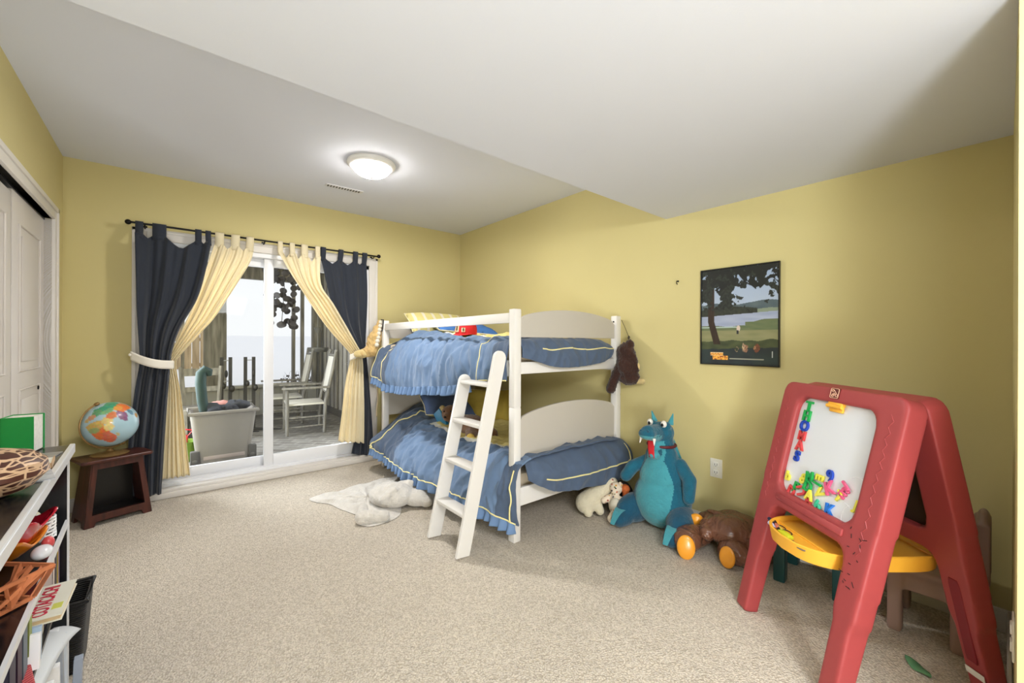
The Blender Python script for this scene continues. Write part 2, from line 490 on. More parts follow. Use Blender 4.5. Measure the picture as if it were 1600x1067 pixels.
# ---- ceiling lamp and vent
lampglow = mat('lit_frosted_glass', (255, 250, 240), .3, emit=(LAMP_WARM, LAMP_STRENGTH))
fix_m = mat('white_satin_fixture', (236, 234, 230), .4)
def dome_lamp(name, label, loc):
    o = thing(name, label, 'ceiling lamp', loc)
    MB().lathe([(0, 0), (.165, 0), (.168, -.01), (.165, -.02), (.150, -.032), (.138, -.035), (.132, -.030), (0, -.030)], n=48).build('fixture_rim', fix_m, o, local=True)
    MB().lathe([(.133, -.030), (.128, -.045), (.112, -.065), (.085, -.083), (.05, -.095), (.02, -.10), (0, -.101)], n=48).build('glass_bowl', lampglow, o, local=True)
    MB().lathe([(0, -.098), (.012, -.099), (.013, -.106), (.006, -.112), (0, -.113)], n=16).build('finial', fix_m, o, local=True)
    return o
dome_lamp('ceiling_lamp', 'round flush ceiling lamp with lit frosted glass bowl and silver rim', (1.13, 2.94, HC))
lp2 = dome_lamp('ceiling_lamp', 'added fill lamp with lit frosted glass dome on the low ceiling behind the viewer', (.35, -1.15, HL))  # unseen lamp added as fill for the room
v = thing('ceiling_vent', 'narrow white metal air vent grille in the ceiling beside the lamp', 'vent', (1.14, 3.565, HC), radians(-2))
MB().box(-.15, .15, -.03, .03, -.006, 0, .002).build('vent_frame', mat('vent_white', (214, 213, 213), .5), v, local=True)
sl = MB()
for i in range(12):
    sl.box(-.135+i*.0225, -.123+i*.0225, -.018, .018, -.008, -.0055)
sl.build('vent_slots', mat('vent_dark', (80, 78, 76), .6), v, local=True)

# ================================================================== PORCH AND YARD
def brick_material():
    m, N, L, b = node_mat('worn_brick_paving', .85)
    t = N.new('ShaderNodeTexCoord'); mp = N.new('ShaderNodeMapping'); mp.inputs['Rotation'].default_value = (0, 0, .785)
    L.new(t.outputs['Object'], mp.inputs[0])
    br = N.new('ShaderNodeTexBrick'); br.inputs['Scale'].default_value = 1
    br.inputs['Color1'].default_value = s2l((150, 146, 140))+(1,); br.inputs['Color2'].default_value = s2l((120, 114, 108))+(1,)
    br.inputs['Mortar'].default_value = s2l((170, 166, 160))+(1,)
    br.inputs['Brick Width'].default_value = .22; br.inputs['Row Height'].default_value = .11; br.inputs['Mortar Size'].default_value = .008
    L.new(mp.outputs[0], br.inputs['Vector'])
    n = N.new('ShaderNodeTexNoise'); n.inputs['Scale'].default_value = 6; n.inputs['Detail'].default_value = 8
    L.new(t.outputs['Object'], n.inputs['Vector'])
    mx = N.new('ShaderNodeMix'); mx.data_type = 'RGBA'; mx.blend_type = 'MULTIPLY'; mx.inputs[0].default_value = .55
    L.new(br.outputs['Color'], mx.inputs[6]); L.new(n.outputs['Fac'], mx.inputs[7])
    L.new(mx.outputs[2], b.inputs['Base Color'])
    return m
struct(MB().box(-1.3, 2.2, D+.16, 8.1, -.12, -.005), 'porch_floor', brick_material(), smooth=False)
pc = MB().box(-1.4, 2.3, 6.2, 8.2, 2.42, 2.5)
struct(pc, 'porch_ceiling', grey_wood_m, smooth=False)
pr = MB()
for i in range(8):
    pr.box(-1.3+i*.5, -1.25+i*.5, D+.16, 8.0, 2.34, 2.42)
pr.box(-1.3, 2.2, 7.85, 7.97, 2.22, 2.42).box(-1.3, 2.2, 5.57, 5.63, 2.34, 2.42)
struct(pr, 'porch_ceiling_beams', grey_wood_m, smooth=False)
kw = MB()
for i in range(24):
    kw.box(-1.3+i*.146, -1.3+i*.146+.142, 7.92, 7.97, -.005, .45)
kw.box(-1.3, 2.2, 7.90, 8.0, -.005, .08).box(-1.3, 2.2, 7.84, 8.02, .45, .49)
struct(kw, 'porch_half_wall', mat('porch_half_wall_paint', (176, 174, 170), .7, var=(4, .08)), smooth=False)
for n_, (a, b_) in enumerate(((.16, .20), (.43, .72), (1.66, 1.70), (1.80, 1.84), (1.98, 2.12))):
    struct(MB().box(a, b_, 7.86, 7.98, .49, 2.22, .006), 'porch_post', grey_wood_m)
# right wall of the porch, board and batten
pw = MB().box(2.16, 2.2, D+.16, 8.0, -.005, 2.42)
pw.mi = 1
for i in range(17):
    y = D+.25+i*.215
    pw.box(2.145, 2.165, y, y+.12, -.005, 2.42)
pw.mi = 0
pw.box(2.12, 2.16, D+.16, 7.85, -.005, .10)
struct(pw, 'porch_side_wall', [mat('porch_grey_board', (104, 100, 96), .8, var=(3, .15)), mat('porch_light_board', (176, 172, 164), .8, var=(3, .12))], smooth=False)
pl_ = MB().box(-1.3, -1.26, D+.16, 8.0, -.005, .45)
struct(pl_, 'porch_left_wall', grey_wood_m, smooth=False)
# snow
snow_m = mat('fresh_snow', (242, 243, 247), .9, bump=(6, .3, .02), spec=.2)
def snowfn(u, v_):
    y = 8.05 + (v_**1.6)*42; x = -26 + 60*u
    z = .18 + .5*smoothstep((y-8)/6) + .10*nz(x*.6, y*.5) + .9*smoothstep((y-16)/25)
    return (x, y, z)
tag(MB().grid(snowfn, 120, 60).build('snow_ground', snow_m), None, None, None, 'structure')
fc = thing('board_fence', 'tan wooden board fence standing in the snow beyond the porch, at left', 'fence', (-.6, 12.2, .5))
for i in range(26):
    x = -2.4+i*.15
    MB().box(x, x+.14, 0, .025, -.3, 1.05+.02*sin(i*2.1)+.25*smoothstep((1.0-x)/2), .004).build('board', fence_m, fc, local=True, smooth=False)
MB().box(-2.4, 1.5, .025, .07, .1, .18).box(-2.4, 1.5, .025, .07, .7, .78).build('rail', fence_m, fc, local=True, smooth=False)
# low bare shrub half buried by snow
sb = MB()
random.seed(3)
for i in range(60):
    a = random.uniform(0, 6.28); l = random.uniform(.1, .35); x = 2.05+random.uniform(-.35, .35); y = 9.2+random.uniform(-.2, .2)
    sb.tube([(x, y, .2), (x+.3*l*cos(a), y+.3*l*sin(a), .25+l*.6), (x+.6*l*cos(a+.4), y+.5*l*sin(a), .28+l)], [.006, .004, .001], 5)
    sb.ell((x+.4*l*cos(a), y+.4*l*sin(a), .25+l*.8), .02, u=6, v=4)
tag(sb.build('bare_shrub', mat('dark_twigs', (70, 64, 60), .9)), 'low dark bare shrub poking out of the snow beyond the porch', 'shrub')

# ---- wheeled tote with toys
greige = mat('grey_beige_plastic', (122, 117, 111), .45, bump=(30, .05))
bn = thing('storage_tote', 'large grey beige plastic storage tote on wheels, full of sports things, behind the glass', 'tote', (.44, 5.12, -.005))
def tapered(mb, x0, x1, y0, y1, z0, z1, k, open_top=True, th=.008, n=6, r=.05):
    def ring(s, z, off):
        pts = []
        hx, hy = (x1-x0)/2*s-off, (y1-y0)/2*s-off; cx, cy = (x0+x1)/2, (y0+y1)/2
        for qx, qy, a0 in ((1, 1, 0), (-1, 1, 90), (-1, -1, 180), (1, -1, 270)):
            for i in range(n+1):
                a = radians(a0+90*i/n)
                pts.append((cx+qx*(hx-r)+r*cos(a), cy+qy*(hy-r)+r*sin(a), z))
        return [mb.bm.verts.new(p) for p in pts]
    R_ = [ring(k, z0, 0), ring(1, z1, 0), ring(1, z1, th), ring(k, z0+th, th)]
    fs = []
    m_ = len(R_[0])
    for a, b in zip(R_[:-1], R_[1:]):
        for j in range(m_): fs.append(mb.bm.faces.new((a[j], a[(j+1) % m_], b[(j+1) % m_], b[j])))
    fs.append(mb.bm.faces.new(list(reversed(R_[0])))); fs.append(mb.bm.faces.new(R_[3]))
    mb._fin(fs); return mb
tapered(MB(), -.27, .27, -.2, .2, .03, .52, .80).build('tub', greige, bn, local=True)
lip = MB()
pts = [(-.29, -.215), (.29, -.215), (.29, .215), (-.29, .215)]
lip.tube([(-.28, -.21, .52), (.28, -.21, .52), (.28, .21, .52), (-.28, .21, .52)], .018, 8, closed=True)
lip.build('rim', greige, bn, local=True)
for sx in (-1, 1):
    MB().box(sx*.235-.035*(1 if sx > 0 else 1), sx*.235+.035, -.185, -.12, .02, .16, .01).build('wheel_housing', mat('dark_grey_plastic', (70, 68, 66), .5), bn, local=True)
    MB().lathe([(0, -.02), (.05, -.02), (.055, 0), (.05, .02), (0, .02)], (sx*.235, -.14, .055), 20, rotm(0, pi/2, 0)).build('wheel', mat('dark_grey_plastic', (70, 68, 66), .5), bn, local=True)
MB().box(-.17, .17, -.168, -.15, .06, .10, .006).build('grip_bar', mat('rosy_grey_plastic', (150, 138, 134), .5), bn, local=True)
def lump(name, label, cat, c, r, rgb, seed, group=None):
    m_ = MB().ell(c, r, u=24, v=14)
    for v_ in m_.bm.verts:
        d_ = v_.co-Vector(c); v_.co += d_.normalized()*fbm(v_.co.x*16+seed, v_.co.y*16, v_.co.z*16)*.03
    return tag(m_.build(name, mat('cloth_%d_%d_%d' % rgb, rgb, .9, bump=(90, .3))), label, cat, group)
lump('knit_glove', 'dark blue-black glove lying on top in the tote', 'glove', (.36, 5.02, .535), (.09, .07, .05), (38, 42, 52), 1)
lump('knit_hat', 'dark grey knitted hat at the right of the tote top', 'hat', (.56, 5.10, .55), (.10, .09, .05), (46, 48, 56), 5)
lump('knit_mitten', 'near black mitten in the middle of the tote top', 'mitten', (.47, 5.00, .53), (.08, .06, .04), (30, 32, 40), 9)
lump('pink_scarf', 'dull pink scarf at the back of the tote top', 'scarf', (.42, 5.16, .565), (.10, .06, .035), (176, 122, 112), 12)
pn = MB().tube([(.30, 5.03, .44), (.265, 5.02, .62), (.25, 5.0, .80), (.255, 5.0, .90), (.285, 5.0, .935), (.315, 5.0, .915), (.32, 5.0, .87)], [.042, .044, .045, .045, .042, .035, .02], 14)
tag(pn.build('foam_noodle', mat('dark_green_foam', (20, 48, 46), .7, var=(14, .35))), 'dark green bent foam tube standing up in the left of the tote', 'foam tube')
# green bucket with red spade
bk = thing('toy_bucket', 'lime green plastic bucket beside the tote', 'bucket', (.155, 5.32, -.005))
MB().lathe([(0, 0), (.07, 0), (.10, .2), (.108, .205), (.108, .195), (.098, .195), (.066, .01), (0, .01)], n=28).build('pail', mat('lime_plastic', (104, 136, 40), .4), bk, local=True)
MB().tube([(.1*cos(a), .1*sin(a)*.3-.06, .2-.05*sin(a)) for a in [pi*i/10 for i in range(11)]], .004, 6).build('handle', mat('lime_plastic', (104, 136, 40), .4), bk, local=True)
sp = MB()
sp.tube([(.14, 5.28, .12), (.155, 5.27, .25)], .012, 8).tube([(.155, 5.27, .25), (.115, 5.27, .33), (.205, 5.27, .31)], .011, 8, closed=True)
sp.ell((.12, 5.29, .19), (.045, .03, .06))
tag(sp.build('toy_spade', mat('red_toy_plastic', (206, 34, 48), .35)), 'red plastic toy spade with a triangular grip in the lime bucket', 'spade')

# ---- rocking chairs
weave_m = mat('woven_cord_seat', (214, 210, 200), .8, bump=(160, .6, .004))
def rocker(loc, rz, label):
    o = thing('rocking_chair', label, 'chair', loc, rz, None)
    w2 = .27
    for sy in (-1, 1):
        MB().tube([(-.24, sy*w2, .03), (-.24, sy*w2, .30), (-.24, sy*w2, .62)], [.02, .024, .02], 10).build('front_leg', pale_wood_m, o, local=True)
        MB().tube([(.20, sy*w2*.9, .03), (.21, sy*w2*.9, .42), (.30, sy*w2*.9, .85), (.34, sy*w2*.9, 1.10)], [.02, .024, .022, .018], 10).ell((.345, sy*w2*.9, 1.11), .024).build('back_post', pale_wood_m, o, local=True)
        MB().box(-.30, .26, sy*w2-.04, sy*w2+.04, .62, .645, .008).build('armrest', pale_wood_m, o, local=True)
        MB().tube([(-.24, sy*w2, .25), (.20, sy*w2*.9, .25)], .012, 8).tube([(-.24, sy*w2, .13), (.20, sy*w2*.9, .13)], .012, 8).build('side_stretcher', pale_wood_m, o, local=True)
    MB().tube([(-.24, -w2, .20), (-.24, w2, .20)], .013, 8).tube([(-.24, -w2, .31), (-.24, w2, .31)], .013, 8).build('front_stretcher', pale_wood_m, o, local=True)
    MB().tube([(.205, -w2*.9, .2), (.205, w2*.9, .2)], .013, 8).build('back_stretcher', pale_wood_m, o, local=True)
    MB().box(-.25, .21, -w2+.01, w2-.01, .405, .43, .012).build('seat', weave_m, o, local=True)
    MB().bar((.245, 0, .56), (.325, 0, 1.03), .46, .016, up=(1, 0, 0)).build('backrest', weave_m, o, local=True)
    MB().tube([(.245, -w2*.88, .55), (.245, w2*.88, .55)], .016, 8).build('back_rail', pale_wood_m, o, local=True)
    MB().tube([(.332, -w2*.88, 1.05), (.332, w2*.88, 1.05)], .018, 8).build('back_rail', pale_wood_m, o, local=True)
    return o
rocker((1.45, 6.10, -.03), radians(-8), 'weathered white porch armchair with woven back, the nearer of the two behind the sliding glass')
r2 = dup(bpy.data.objects['rocking_chair'], (1.36, 6.92, -.03), radians(-6), 'weathered white porch armchair with woven back, the farther one behind its twin')

# ---- white slatted chair left, bench, black upright frames
sc = thing('porch_chair', 'pale wooden porch chair with splayed back posts standing behind the tote', 'chair', (.33, 6.15, -.005), radians(90))
for sy in (-1, 1):
    MB().bar((-.2, sy*.17, 0), (-.2, sy*.17, .42), .035, .035).build('front_leg', pale_wood_m, sc, local=True, smooth=False)
    MB().bar((.18, sy*.15, 0), (.26, sy*.20, .90), .03, .045).build('back_post', pale_wood_m, sc, local=True, smooth=False)
MB().box(-.22, .2, -.19, .19, .41, .435, .006).build('seat', pale_wood_m, sc, local=True)
MB().bar((.25, -.18, .83), (.25, .18, .83), .02, .09, up=(0, 0, 1)).bar((.235, -.17, .62), (.235, .17, .62), .02, .06).build('back_slat', pale_wood_m, sc, local=True, smooth=False)
be = thing('porch_bench', 'low pale bench by the half wall, left of the tote', 'bench', (-.15, 6.5, -.005))
MB().box(-.5, .42, -.18, .18, .34, .38, .006).build('seat_board', pale_wood_m, be, local=True)
for sx in (-.4, .33):
    MB().box(sx-.03, sx+.03, -.16, .16, 0, .34).build('leg', mat('dark_bench_leg', (60, 58, 56), .8), be, local=True)
def upright(loc, w_, label, seed):
    o = thing('folded_cart_frame', label, 'frame', loc, 0)
    dm = mat('black_tube_metal', (44, 42, 42), .5)
    for sx in (-1, 1):
        MB().bar((sx*w_/2, 0, .0), (sx*w_/2, 0, 1.0), .026, .04).build('upright_rail', dm, o, local=True, smooth=False)
    rg = MB()
    for z in (.40, .68, .955): rg.tube([(-w_/2, 0, z), (w_/2, 0, z+.005)], .007, 6)
    rg.build('rung', mat('silver_rung', (190, 190, 192), .4, metal=.5), o, local=True)
    MB().ell((-w_/2+.02, -.02, .62+seed*.02), (.028, .03, .04)).ell((w_/2+.02, -.02, .58), (.03, .03, .045)).ell((w_/2*seed, -.02, .78), (.02, .02, .05)).build('clamp', dm, o, local=True)
    MB().bar((w_/2, 0, .02), (w_/2+.3, -.2, .0), .02, .02).bar((-w_/2, 0, .02), (-w_/2+.3, -.2, .0), .02, .02).build('foot_bar', dm, o, local=True, smooth=False)
    return o
upright((.60, 6.62, -.005), .095, 'black narrow upright cart frame with silver rungs, left one of two behind the tote', 0)
upright((.865, 6.62, -.005), .095, 'black narrow upright cart frame with bulky clamps, right one of two behind the tote', 1)

# ---- hanging vine and lantern stand
hv = thing('hanging_vine', 'dark round-leaved vine hanging from the porch ceiling in front of the snow', 'plant', (1.08, 5.6, 2.34))
MB().tube([(0, 0, 0), (0, 0, -.25), (.01, .01, -.5), (-.02, 0, -.9)], .004, 6).tube([(-.1, 0, -.12), (.12, 0, -.13)], .005, 6).build('stem', mat('dark_stem', (52, 48, 46), .8), hv, local=True)
random.seed(11)
lf = MB()
for i in range(64):
    z = -.25-.70*random.random(); x = random.uniform(-.17, .14)*(1.1-.3*abs(z+.5)); y = random.uniform(-.07, .07)
    lf.ell((x, y, z), (.042, .007, .037), rotm(random.uniform(-.5, .5), random.uniform(-.5, .5), random.uniform(-.9, .9)), 12, 6)
lf.build('leaves', mat('dark_round_leaf', (36, 31, 31), .7), hv, local=True)
ls = thing('garden_lantern', 'grey metal lantern finial on a wide ring, standing on a post behind the porch chairs', 'lantern', (1.80, 6.85, -.005))
gm = mat('aged_grey_metal', (110, 108, 102), .6, metal=.3)
MB().tube([(0, 0, 0), (0, 0, 1.05)], .02, 10).build('post', gm, ls, local=True)
MB().lathe([(0, 1.05), (.13, 1.05), (.15, 1.09), (.15, 1.12), (.13, 1.10), (0, 1.08)], n=28).build('dish', gm, ls, local=True)
MB().lathe([(0, 1.08), (.02, 1.09), (.012, 1.2), (.012, 1.33), (.03, 1.36), (.06, 1.42), (.055, 1.43), (.012, 1.40), (.012, 1.66), (0, 1.68)], n=20).build('finial', gm, ls, local=True)
# ================================================================== BUNK BED
bx0, bx1, by0, by1 = 1.63, 2.645, 1.92, 3.87
bd = thing('bunk_bed', 'white painted wooden bunk bed with arched end panels standing along the yellow right wall', 'bed', ((bx0+bx1)/2, (by0+by1)/2, 0))
for (x, y) in ((bx0, by0), (bx0, by1), (bx1, by0), (bx1, by1)):
    p = MB(); h_ = .0275
    p.box(x-h_, x+h_, y-h_, y+h_, 0, .812, .006).box(x-h_+.003, x+h_-.003, y-h_+.003, y+h_-.003, .81, .82).box(x-h_, x+h_, y-h_, y+h_, .817, 1.415, .006)
    po = p.build('post', bedw_m, bd)
    MB().lathe([(0, 0), (.006, 0), (.006, .004), (0, .004)], (x+(h_ if x < 2 else -h_), y, 1.37), 10, rotm(0, pi/2 if x < 2 else -pi/2, 0)).build('bolt', iron_m, po)
def arch(name, y, z0, zs, zt):
    pts = [(bx0+.0275, z0), (bx1-.0275, z0), (bx1-.0275, zs)]
    n = 28; a0, a1 = bx1-.0275, bx0+.0275
    for i in range(n+1):
        t = i/n; x = a0+(a1-a0)*t
        k = min(1, min(t, 1-t)/.045)
        z = zs+.018*smoothstep(k)+(zt-zs-.018)*(1-(2*t-1)**2)**.8*1.0
        pts.append((x, z))
    # remove duplicate start
    pts = pts[:2]+pts[3:]
    Mx = Matrix(((1, 0, 0, 0), (0, 0, 1, y-.009), (0, 1, 0, 0), (0, 0, 0, 1)))
    MB().prism(pts, 0, .018, Mx).build(name, panel_m, bd, smooth=False, bevel=.003)
for y in (by0, by1):
    arch('upper_end_panel', y, 1.243, 1.345, 1.43)
    arch('lower_end_panel', y, .497, .725, .812)
    MB().box(bx0+.027, bx1-.027, y-.011, y+.011, 1.016, 1.09, .004).build('upper_end_rail', bedw_m, bd)
    MB().box(bx0+.027, bx1-.027, y-.011, y+.011, .205, .318, .004).build('lower_end_rail', bedw_m, bd)
for x in (bx0, bx1):
    MB().box(x-.011, x+.011, by0+.027, by1-.027, 1.0, 1.10, .004).build('upper_side_rail', bedw_m, bd)
    MB().box(x-.011, x+.011, by0+.027, by1-.027, .2, .31, .004).build('lower_side_rail', bedw_m, bd)
MB().bar((bx0-.01, by0+.027, 1.362), (bx0-.01, by1-.027, 1.352), .02, .062, up=(0, 0, 1), bev=.004).build('guard_rail', bedw_m, bd)
sl = MB()
for i in range(11):
    y = by0+.12+i*.17
    sl.box(bx0+.011, bx1-.011, y, y+.07, 1.015, 1.033).box(bx0+.011, bx1-.011, y, y+.07, .215, .233)
sl.build('slats', bedw_m, bd, smooth=False)
matt_m = mat('cream_mattress', (206, 190, 165), .9, bump=(60, .2))
tag(MB().box(bx0+.02, bx1-.02, by0+.04, by1-.03, 1.035, 1.185, .03).build('mattress', matt_m), 'cream mattress under the upper blue comforter of the bunk bed', 'mattress')
tag(MB().box(bx0+.02, bx1-.02, by0+.04, by1-.03, .235, .385, .03).build('mattress', matt_m), 'cream mattress under the lower blue comforter of the bunk bed', 'mattress')

# ---- ladder
ld = thing('bed_ladder', 'white wooden four-rung ladder leaning against the side of the bunk bed', 'ladder', (1.28, 2.11, 0))
A0, A1 = Vector((1.275, 0, 0)), Vector((1.545, 0, 1.16))
for yy, top in ((1.955, 1.16), (2.275, 1.0)):
    d = (A1-A0).normalized(); L_ = top/d.z
    p = A0+d*L_
    b_ = MB(); nrm = Vector((-d.z, 0, d.x))
    # rounded-top board: depth 8 cm along nrm, 2.2 cm thick in y
    pts = [(-.045, 0), (.045, 0)] + [(.045*cos(a), L_-.045+.045*sin(a)) for a in [pi*i/10 for i in range(11)]]
    Mx = Matrix(((-nrm.x, d.x, 0, A0.x+.0), (0, 0, 1, yy-.011), (-nrm.z, d.z, 0, .0), (0, 0, 0, 1)))
    b_.prism(pts, 0, .022, Mx)
    for v_ in b_.bm.verts: v_.co.z = max(v_.co.z, 0.001)
    b_.build('side_board', bedw_m, ld, bevel=.003, smooth=False)
for z in (.225, .475, .715, .955):
    x = A0.x+(A1.x-A0.x)*z/1.16
    MB().box(x-.042, x+.042, 1.962, 2.268, z-.011, z+.011, .003).build('rung', bedw_m, ld)

# ---- comforters
blue_m = mat('blue_comforter', (100, 124, 156), .85, bump=(240, .25, .002), var=(6, .06), sheen=.15)
slate_m = mat('slate_blue_border', (74, 90, 114), .85, bump=(240, .25, .002), var=(6, .06), sheen=.15)
cream_m = mat('pale_yellow_panel', (232, 214, 138), .85, bump=(200, .2, .002))
white_c = mat('white_band', (232, 228, 216), .85)
pipe_m = mat('pale_yellow_piping', (240, 226, 160), .7)
def wr(p, amp, seed, sx=1, sy=1, sz=1):
    a = fbm(p.x*sx*5+seed, p.y*sy*5, p.z*sz*5, 4)
    b_ = abs(nz(p.x*sx*9+seed, p.y*sy*9+3, p.z*sz*9))
    r_ = abs(sin((p.y*7.0 + p.z*4.5*sz + 2.2*nz(p.x*2, p.y*2.2, seed))*1.0))
    return amp*(a*.8-(b_**.7)*.9+.42*r_**1.6-.2)
def sheet(rows, nu, nv, amp, seed, sc, mi, push):
    """rows: list of profiles (each a list of 3D points); v runs along rows, u along the profile"""
    def fn(u, v):
        pts = [catmull(r, u) for r in rows]
        p = catmull(pts, v)
        k = wr(p, amp, seed, *sc)
        e = min(1, min(v, 1-v)*12)
        return p + push(u)*k*(.35+.65*e)
    return fn
# upper comforter -------------------------------------------------
def urow(y, pts): return [(x, y+(y2 if len(q) > 2 else 0), z) for q in pts for (x, z, y2) in [tuple(q)+((0,) if len(q) == 2 else ())]]
U = [urow(1.965, [(2.60, 1.20), (2.3, 1.235), (2.0, 1.24), (1.74, 1.235), (1.63, 1.215), (1.595, 1.13), (1.59, 1.03), (1.59, .975)]),
     urow(2.25, [(2.60, 1.21), (2.3, 1.245), (2.0, 1.25), (1.76, 1.245), (1.62, 1.20), (1.585, 1.11), (1.58, 1.01), (1.58, .955)]),
     urow(2.55, [(2.60, 1.215), (2.3, 1.25), (2.0, 1.255), (1.78, 1.25), (1.62, 1.205), (1.555, 1.09), (1.54, .97), (1.545, .90)]),
     urow(2.9, [(2.60, 1.22), (2.3, 1.255), (2.0, 1.265), (1.78, 1.26), (1.62, 1.20), (1.55, 1.07), (1.535, .94), (1.54, .865)]),
     urow(3.2, [(2.60, 1.235), (2.3, 1.27), (2.0, 1.285), (1.80, 1.285), (1.63, 1.22), (1.55, 1.07), (1.53, .92), (1.535, .835)]),
     urow(3.5, [(2.60, 1.25), (2.3, 1.29), (2.0, 1.30), (1.80, 1.295), (1.62, 1.20), (1.54, 1.05), (1.52, .91), (1.53, .825)]),
     urow(3.72, [(2.60, 1.23), (2.3, 1.27), (2.0, 1.275), (1.78, 1.25), (1.61, 1.15), (1.54, 1.02), (1.515, .92), (1.525, .85)]),
     urow(3.82, [(2.60, 1.20), (2.3, 1.24), (2.0, 1.25), (1.75, 1.21), (1.585, 1.15, .05), (1.535, 1.03, .08), (1.515, .94, .10), (1.52, .88, .11)])]
def upush(u): return Vector((-sin(min(1, max(0, (u-.5)*3))*pi/2), 0, cos(min(1, max(0, (u-.5)*3))*pi/2)))
def umi(u, v, c):
    if 1.86 < c.x < 2.5 and c.y < 3.22:
        return 2 if (1.90 < c.x < 2.46 and c.y < 3.17) else 3
    if c.y > 3.56: return 1
    if c.y < 2.1 and c.x < 1.8: return 1
    return 0
up = thing('upper_comforter', 'blue comforter with pale yellow centre spilling over the side of the top bunk', 'comforter', (2.1, 2.9, 1.19))
fU = sheet(U, 1, 1, .040, 2.0, (1.0, 1.35, .42), None, upush)
MB().grid(fU, 130, 300, umi).build('cover', [blue_m, slate_m, cream_m, white_c], up, angle=80, solid=.012)
def rib_line(fn, uu, vs, r, name, parent, off=.006, m=None, push=None):
    pts = [Vector(fn(u, v)) + (push(u) if push else Vector((0, 0, 1)))*off for u, v in zip(uu, vs)]
    return MB().tube(pts, r, 6).build(name, m or pipe_m, parent)
# vertical piping near the head, hem piping at both corners
us = [.42+.575*i/40 for i in range(41)]
vv = .80
rib_line(fU, us, [.80]*41, .0045, 'piping', up, push=upush)
rib_line(fU, [.992]*30, [.80+.2*i/29 for i in range(30)], .0045, 'piping', up, push=upush)
rib_line(fU, us, [.995]*41, .0045, 'piping', up, push=upush)
rib_line(fU, [.992]*20, [0+.15*i/19 for i in range(20)], .004, 'piping', up, push=upush)
rib_line(fU, us, [.14]*41, .004, 'piping', up, push=upush)
def ruffle(fn, v0, v1, n, drop, seed):
    def g(u, v):
        vv_ = v0+(v1-v0)*u
        b_ = Vector(fn(.995, vv_))
        am = .022*v**.8
        x = b_.x - .004 + am*sin(u*n*2*pi+1.6*sin(u*17+seed)) 
        return Vector((x, b_.y+am*.4*cos(u*n*2*pi), b_.z - drop*v*(1+.18*nz(u*30, seed))))
    return g
MB().grid(ruffle(fU, .19, .985, 24, .068, 3), 420, 8).build('ruffle', mat('light_blue_ruffle', (106, 134, 172), .85, bump=(240, .2, .002)), up, angle=80, solid=.003)
# end drape of upper comforter (foot end)
E1 = [[(1.665, 2.02, 1.235), (1.665, 1.93, 1.225), (1.665, 1.895, 1.17), (1.665, 1.89, 1.12)],
      [(1.78, 2.02, 1.24), (1.78, 1.93, 1.23), (1.78, 1.875, 1.16), (1.78, 1.875, 1.09)],
      [(1.92, 2.02, 1.24), (1.92, 1.93, 1.23), (1.92, 1.865, 1.15), (1.92, 1.87, 1.055)],
      [(2.10, 2.02, 1.24), (2.10, 1.93, 1.23), (2.10, 1.865, 1.15), (2.10, 1.87, 1.045)],
      [(2.30, 2.02, 1.24), (2.30, 1.93, 1.23), (2.30, 1.865, 1.15), (2.30, 1.87, 1.055)],
      [(2.46, 2.02, 1.235), (2.46, 1.93, 1.225), (2.46, 1.87, 1.15), (2.46, 1.875, 1.08)],
      [(2.56, 2.02, 1.22), (2.56, 1.93, 1.20), (2.56, 1.885, 1.16), (2.56, 1.89, 1.12)]]
def epush(u): return Vector((0, -sin(u*pi/2), cos(u*pi/2)*.25))
fE = sheet(E1, 1, 1, .026, 8.0, (1.1, 1, .8), None, epush)
MB().grid(fE, 40, 140).build('foot_end_drape', slate_m, up, angle=80, solid=.012)
rib_line(fE, [.60+.02*sin(i*.3) for i in range(50)], [.22+.78*i/49 for i in range(50)], .0045, 'piping', up, push=epush, off=.008)
# lower comforter ---------------------------------------------------
Lr = [urow(1.845, [(2.58, .50), (2.2, .515), (1.9, .52), (1.70, .515), (1.60, .46), (1.575, .35), (1.575, .22), (1.60, .125)]),
      urow(1.99, [(2.58, .50), (2.2, .52), (1.9, .525), (1.70, .52), (1.60, .47), (1.54, .35), (1.52, .24), (1.52, .17)]),
      urow(2.3, [(2.58, .45), (2.2, .46), (1.95, .47), (1.76, .475), (1.62, .43), (1.53, .33), (1.49, .24), (1.485, .19)]),
     urow(2.7, [(2.58, .42), (2.2, .43), (1.95, .44), (1.76, .445), (1.61, .40), (1.51, .31), (1.465, .23), (1.46, .18)]),
     urow(3.1, [(2.58, .43), (2.2, .44), (1.95, .45), (1.76, .455), (1.60, .41), (1.49, .31), (1.45, .23), (1.445, .18)]),
     urow(3.4, [(2.58, .50), (2.2, .50), (1.95, .51), (1.76, .50), (1.60, .43), (1.49, .33), (1.455, .25), (1.455, .20)]),
     urow(3.62, [(2.58, .64), (2.25, .62), (2.0, .58), (1.78, .53), (1.61, .44), (1.50, .33), (1.46, .26), (1.46, .215)]),
     urow(3.82, [(2.58, .72), (2.25, .67), (2.0, .60), (1.78, .50), (1.61, .38), (1.51, .32), (1.47, .27), (1.465, .235)])]
def lpush(u): return Vector((-sin(min(1, max(0, (u-.45)*2.5))*pi/2), 0, cos(min(1, max(0, (u-.45)*2.5))*pi/2)))
def lmi(u, v, c):
    if c.x > 1.80 and 2.06 < c.y < 3.30:
        return 2 if (c.x > 1.84 and 2.1 < c.y < 3.25) else 3
    if c.y > 3.30+.25*(c.x-1.5): return 1
    if c.y < 2.06 and c.x > 1.70 or (c.y < 1.97 and c.z < .48): return 1
    return 0
lo = thing('lower_comforter', 'blue comforter with pale yellow centre on the bottom bunk, pulled up over the pillow end', 'comforter', (2.1, 2.8, .42))
fL = sheet(Lr, 1, 1, .034, 5.0, (1.0, 1.3, .7), None, lpush)
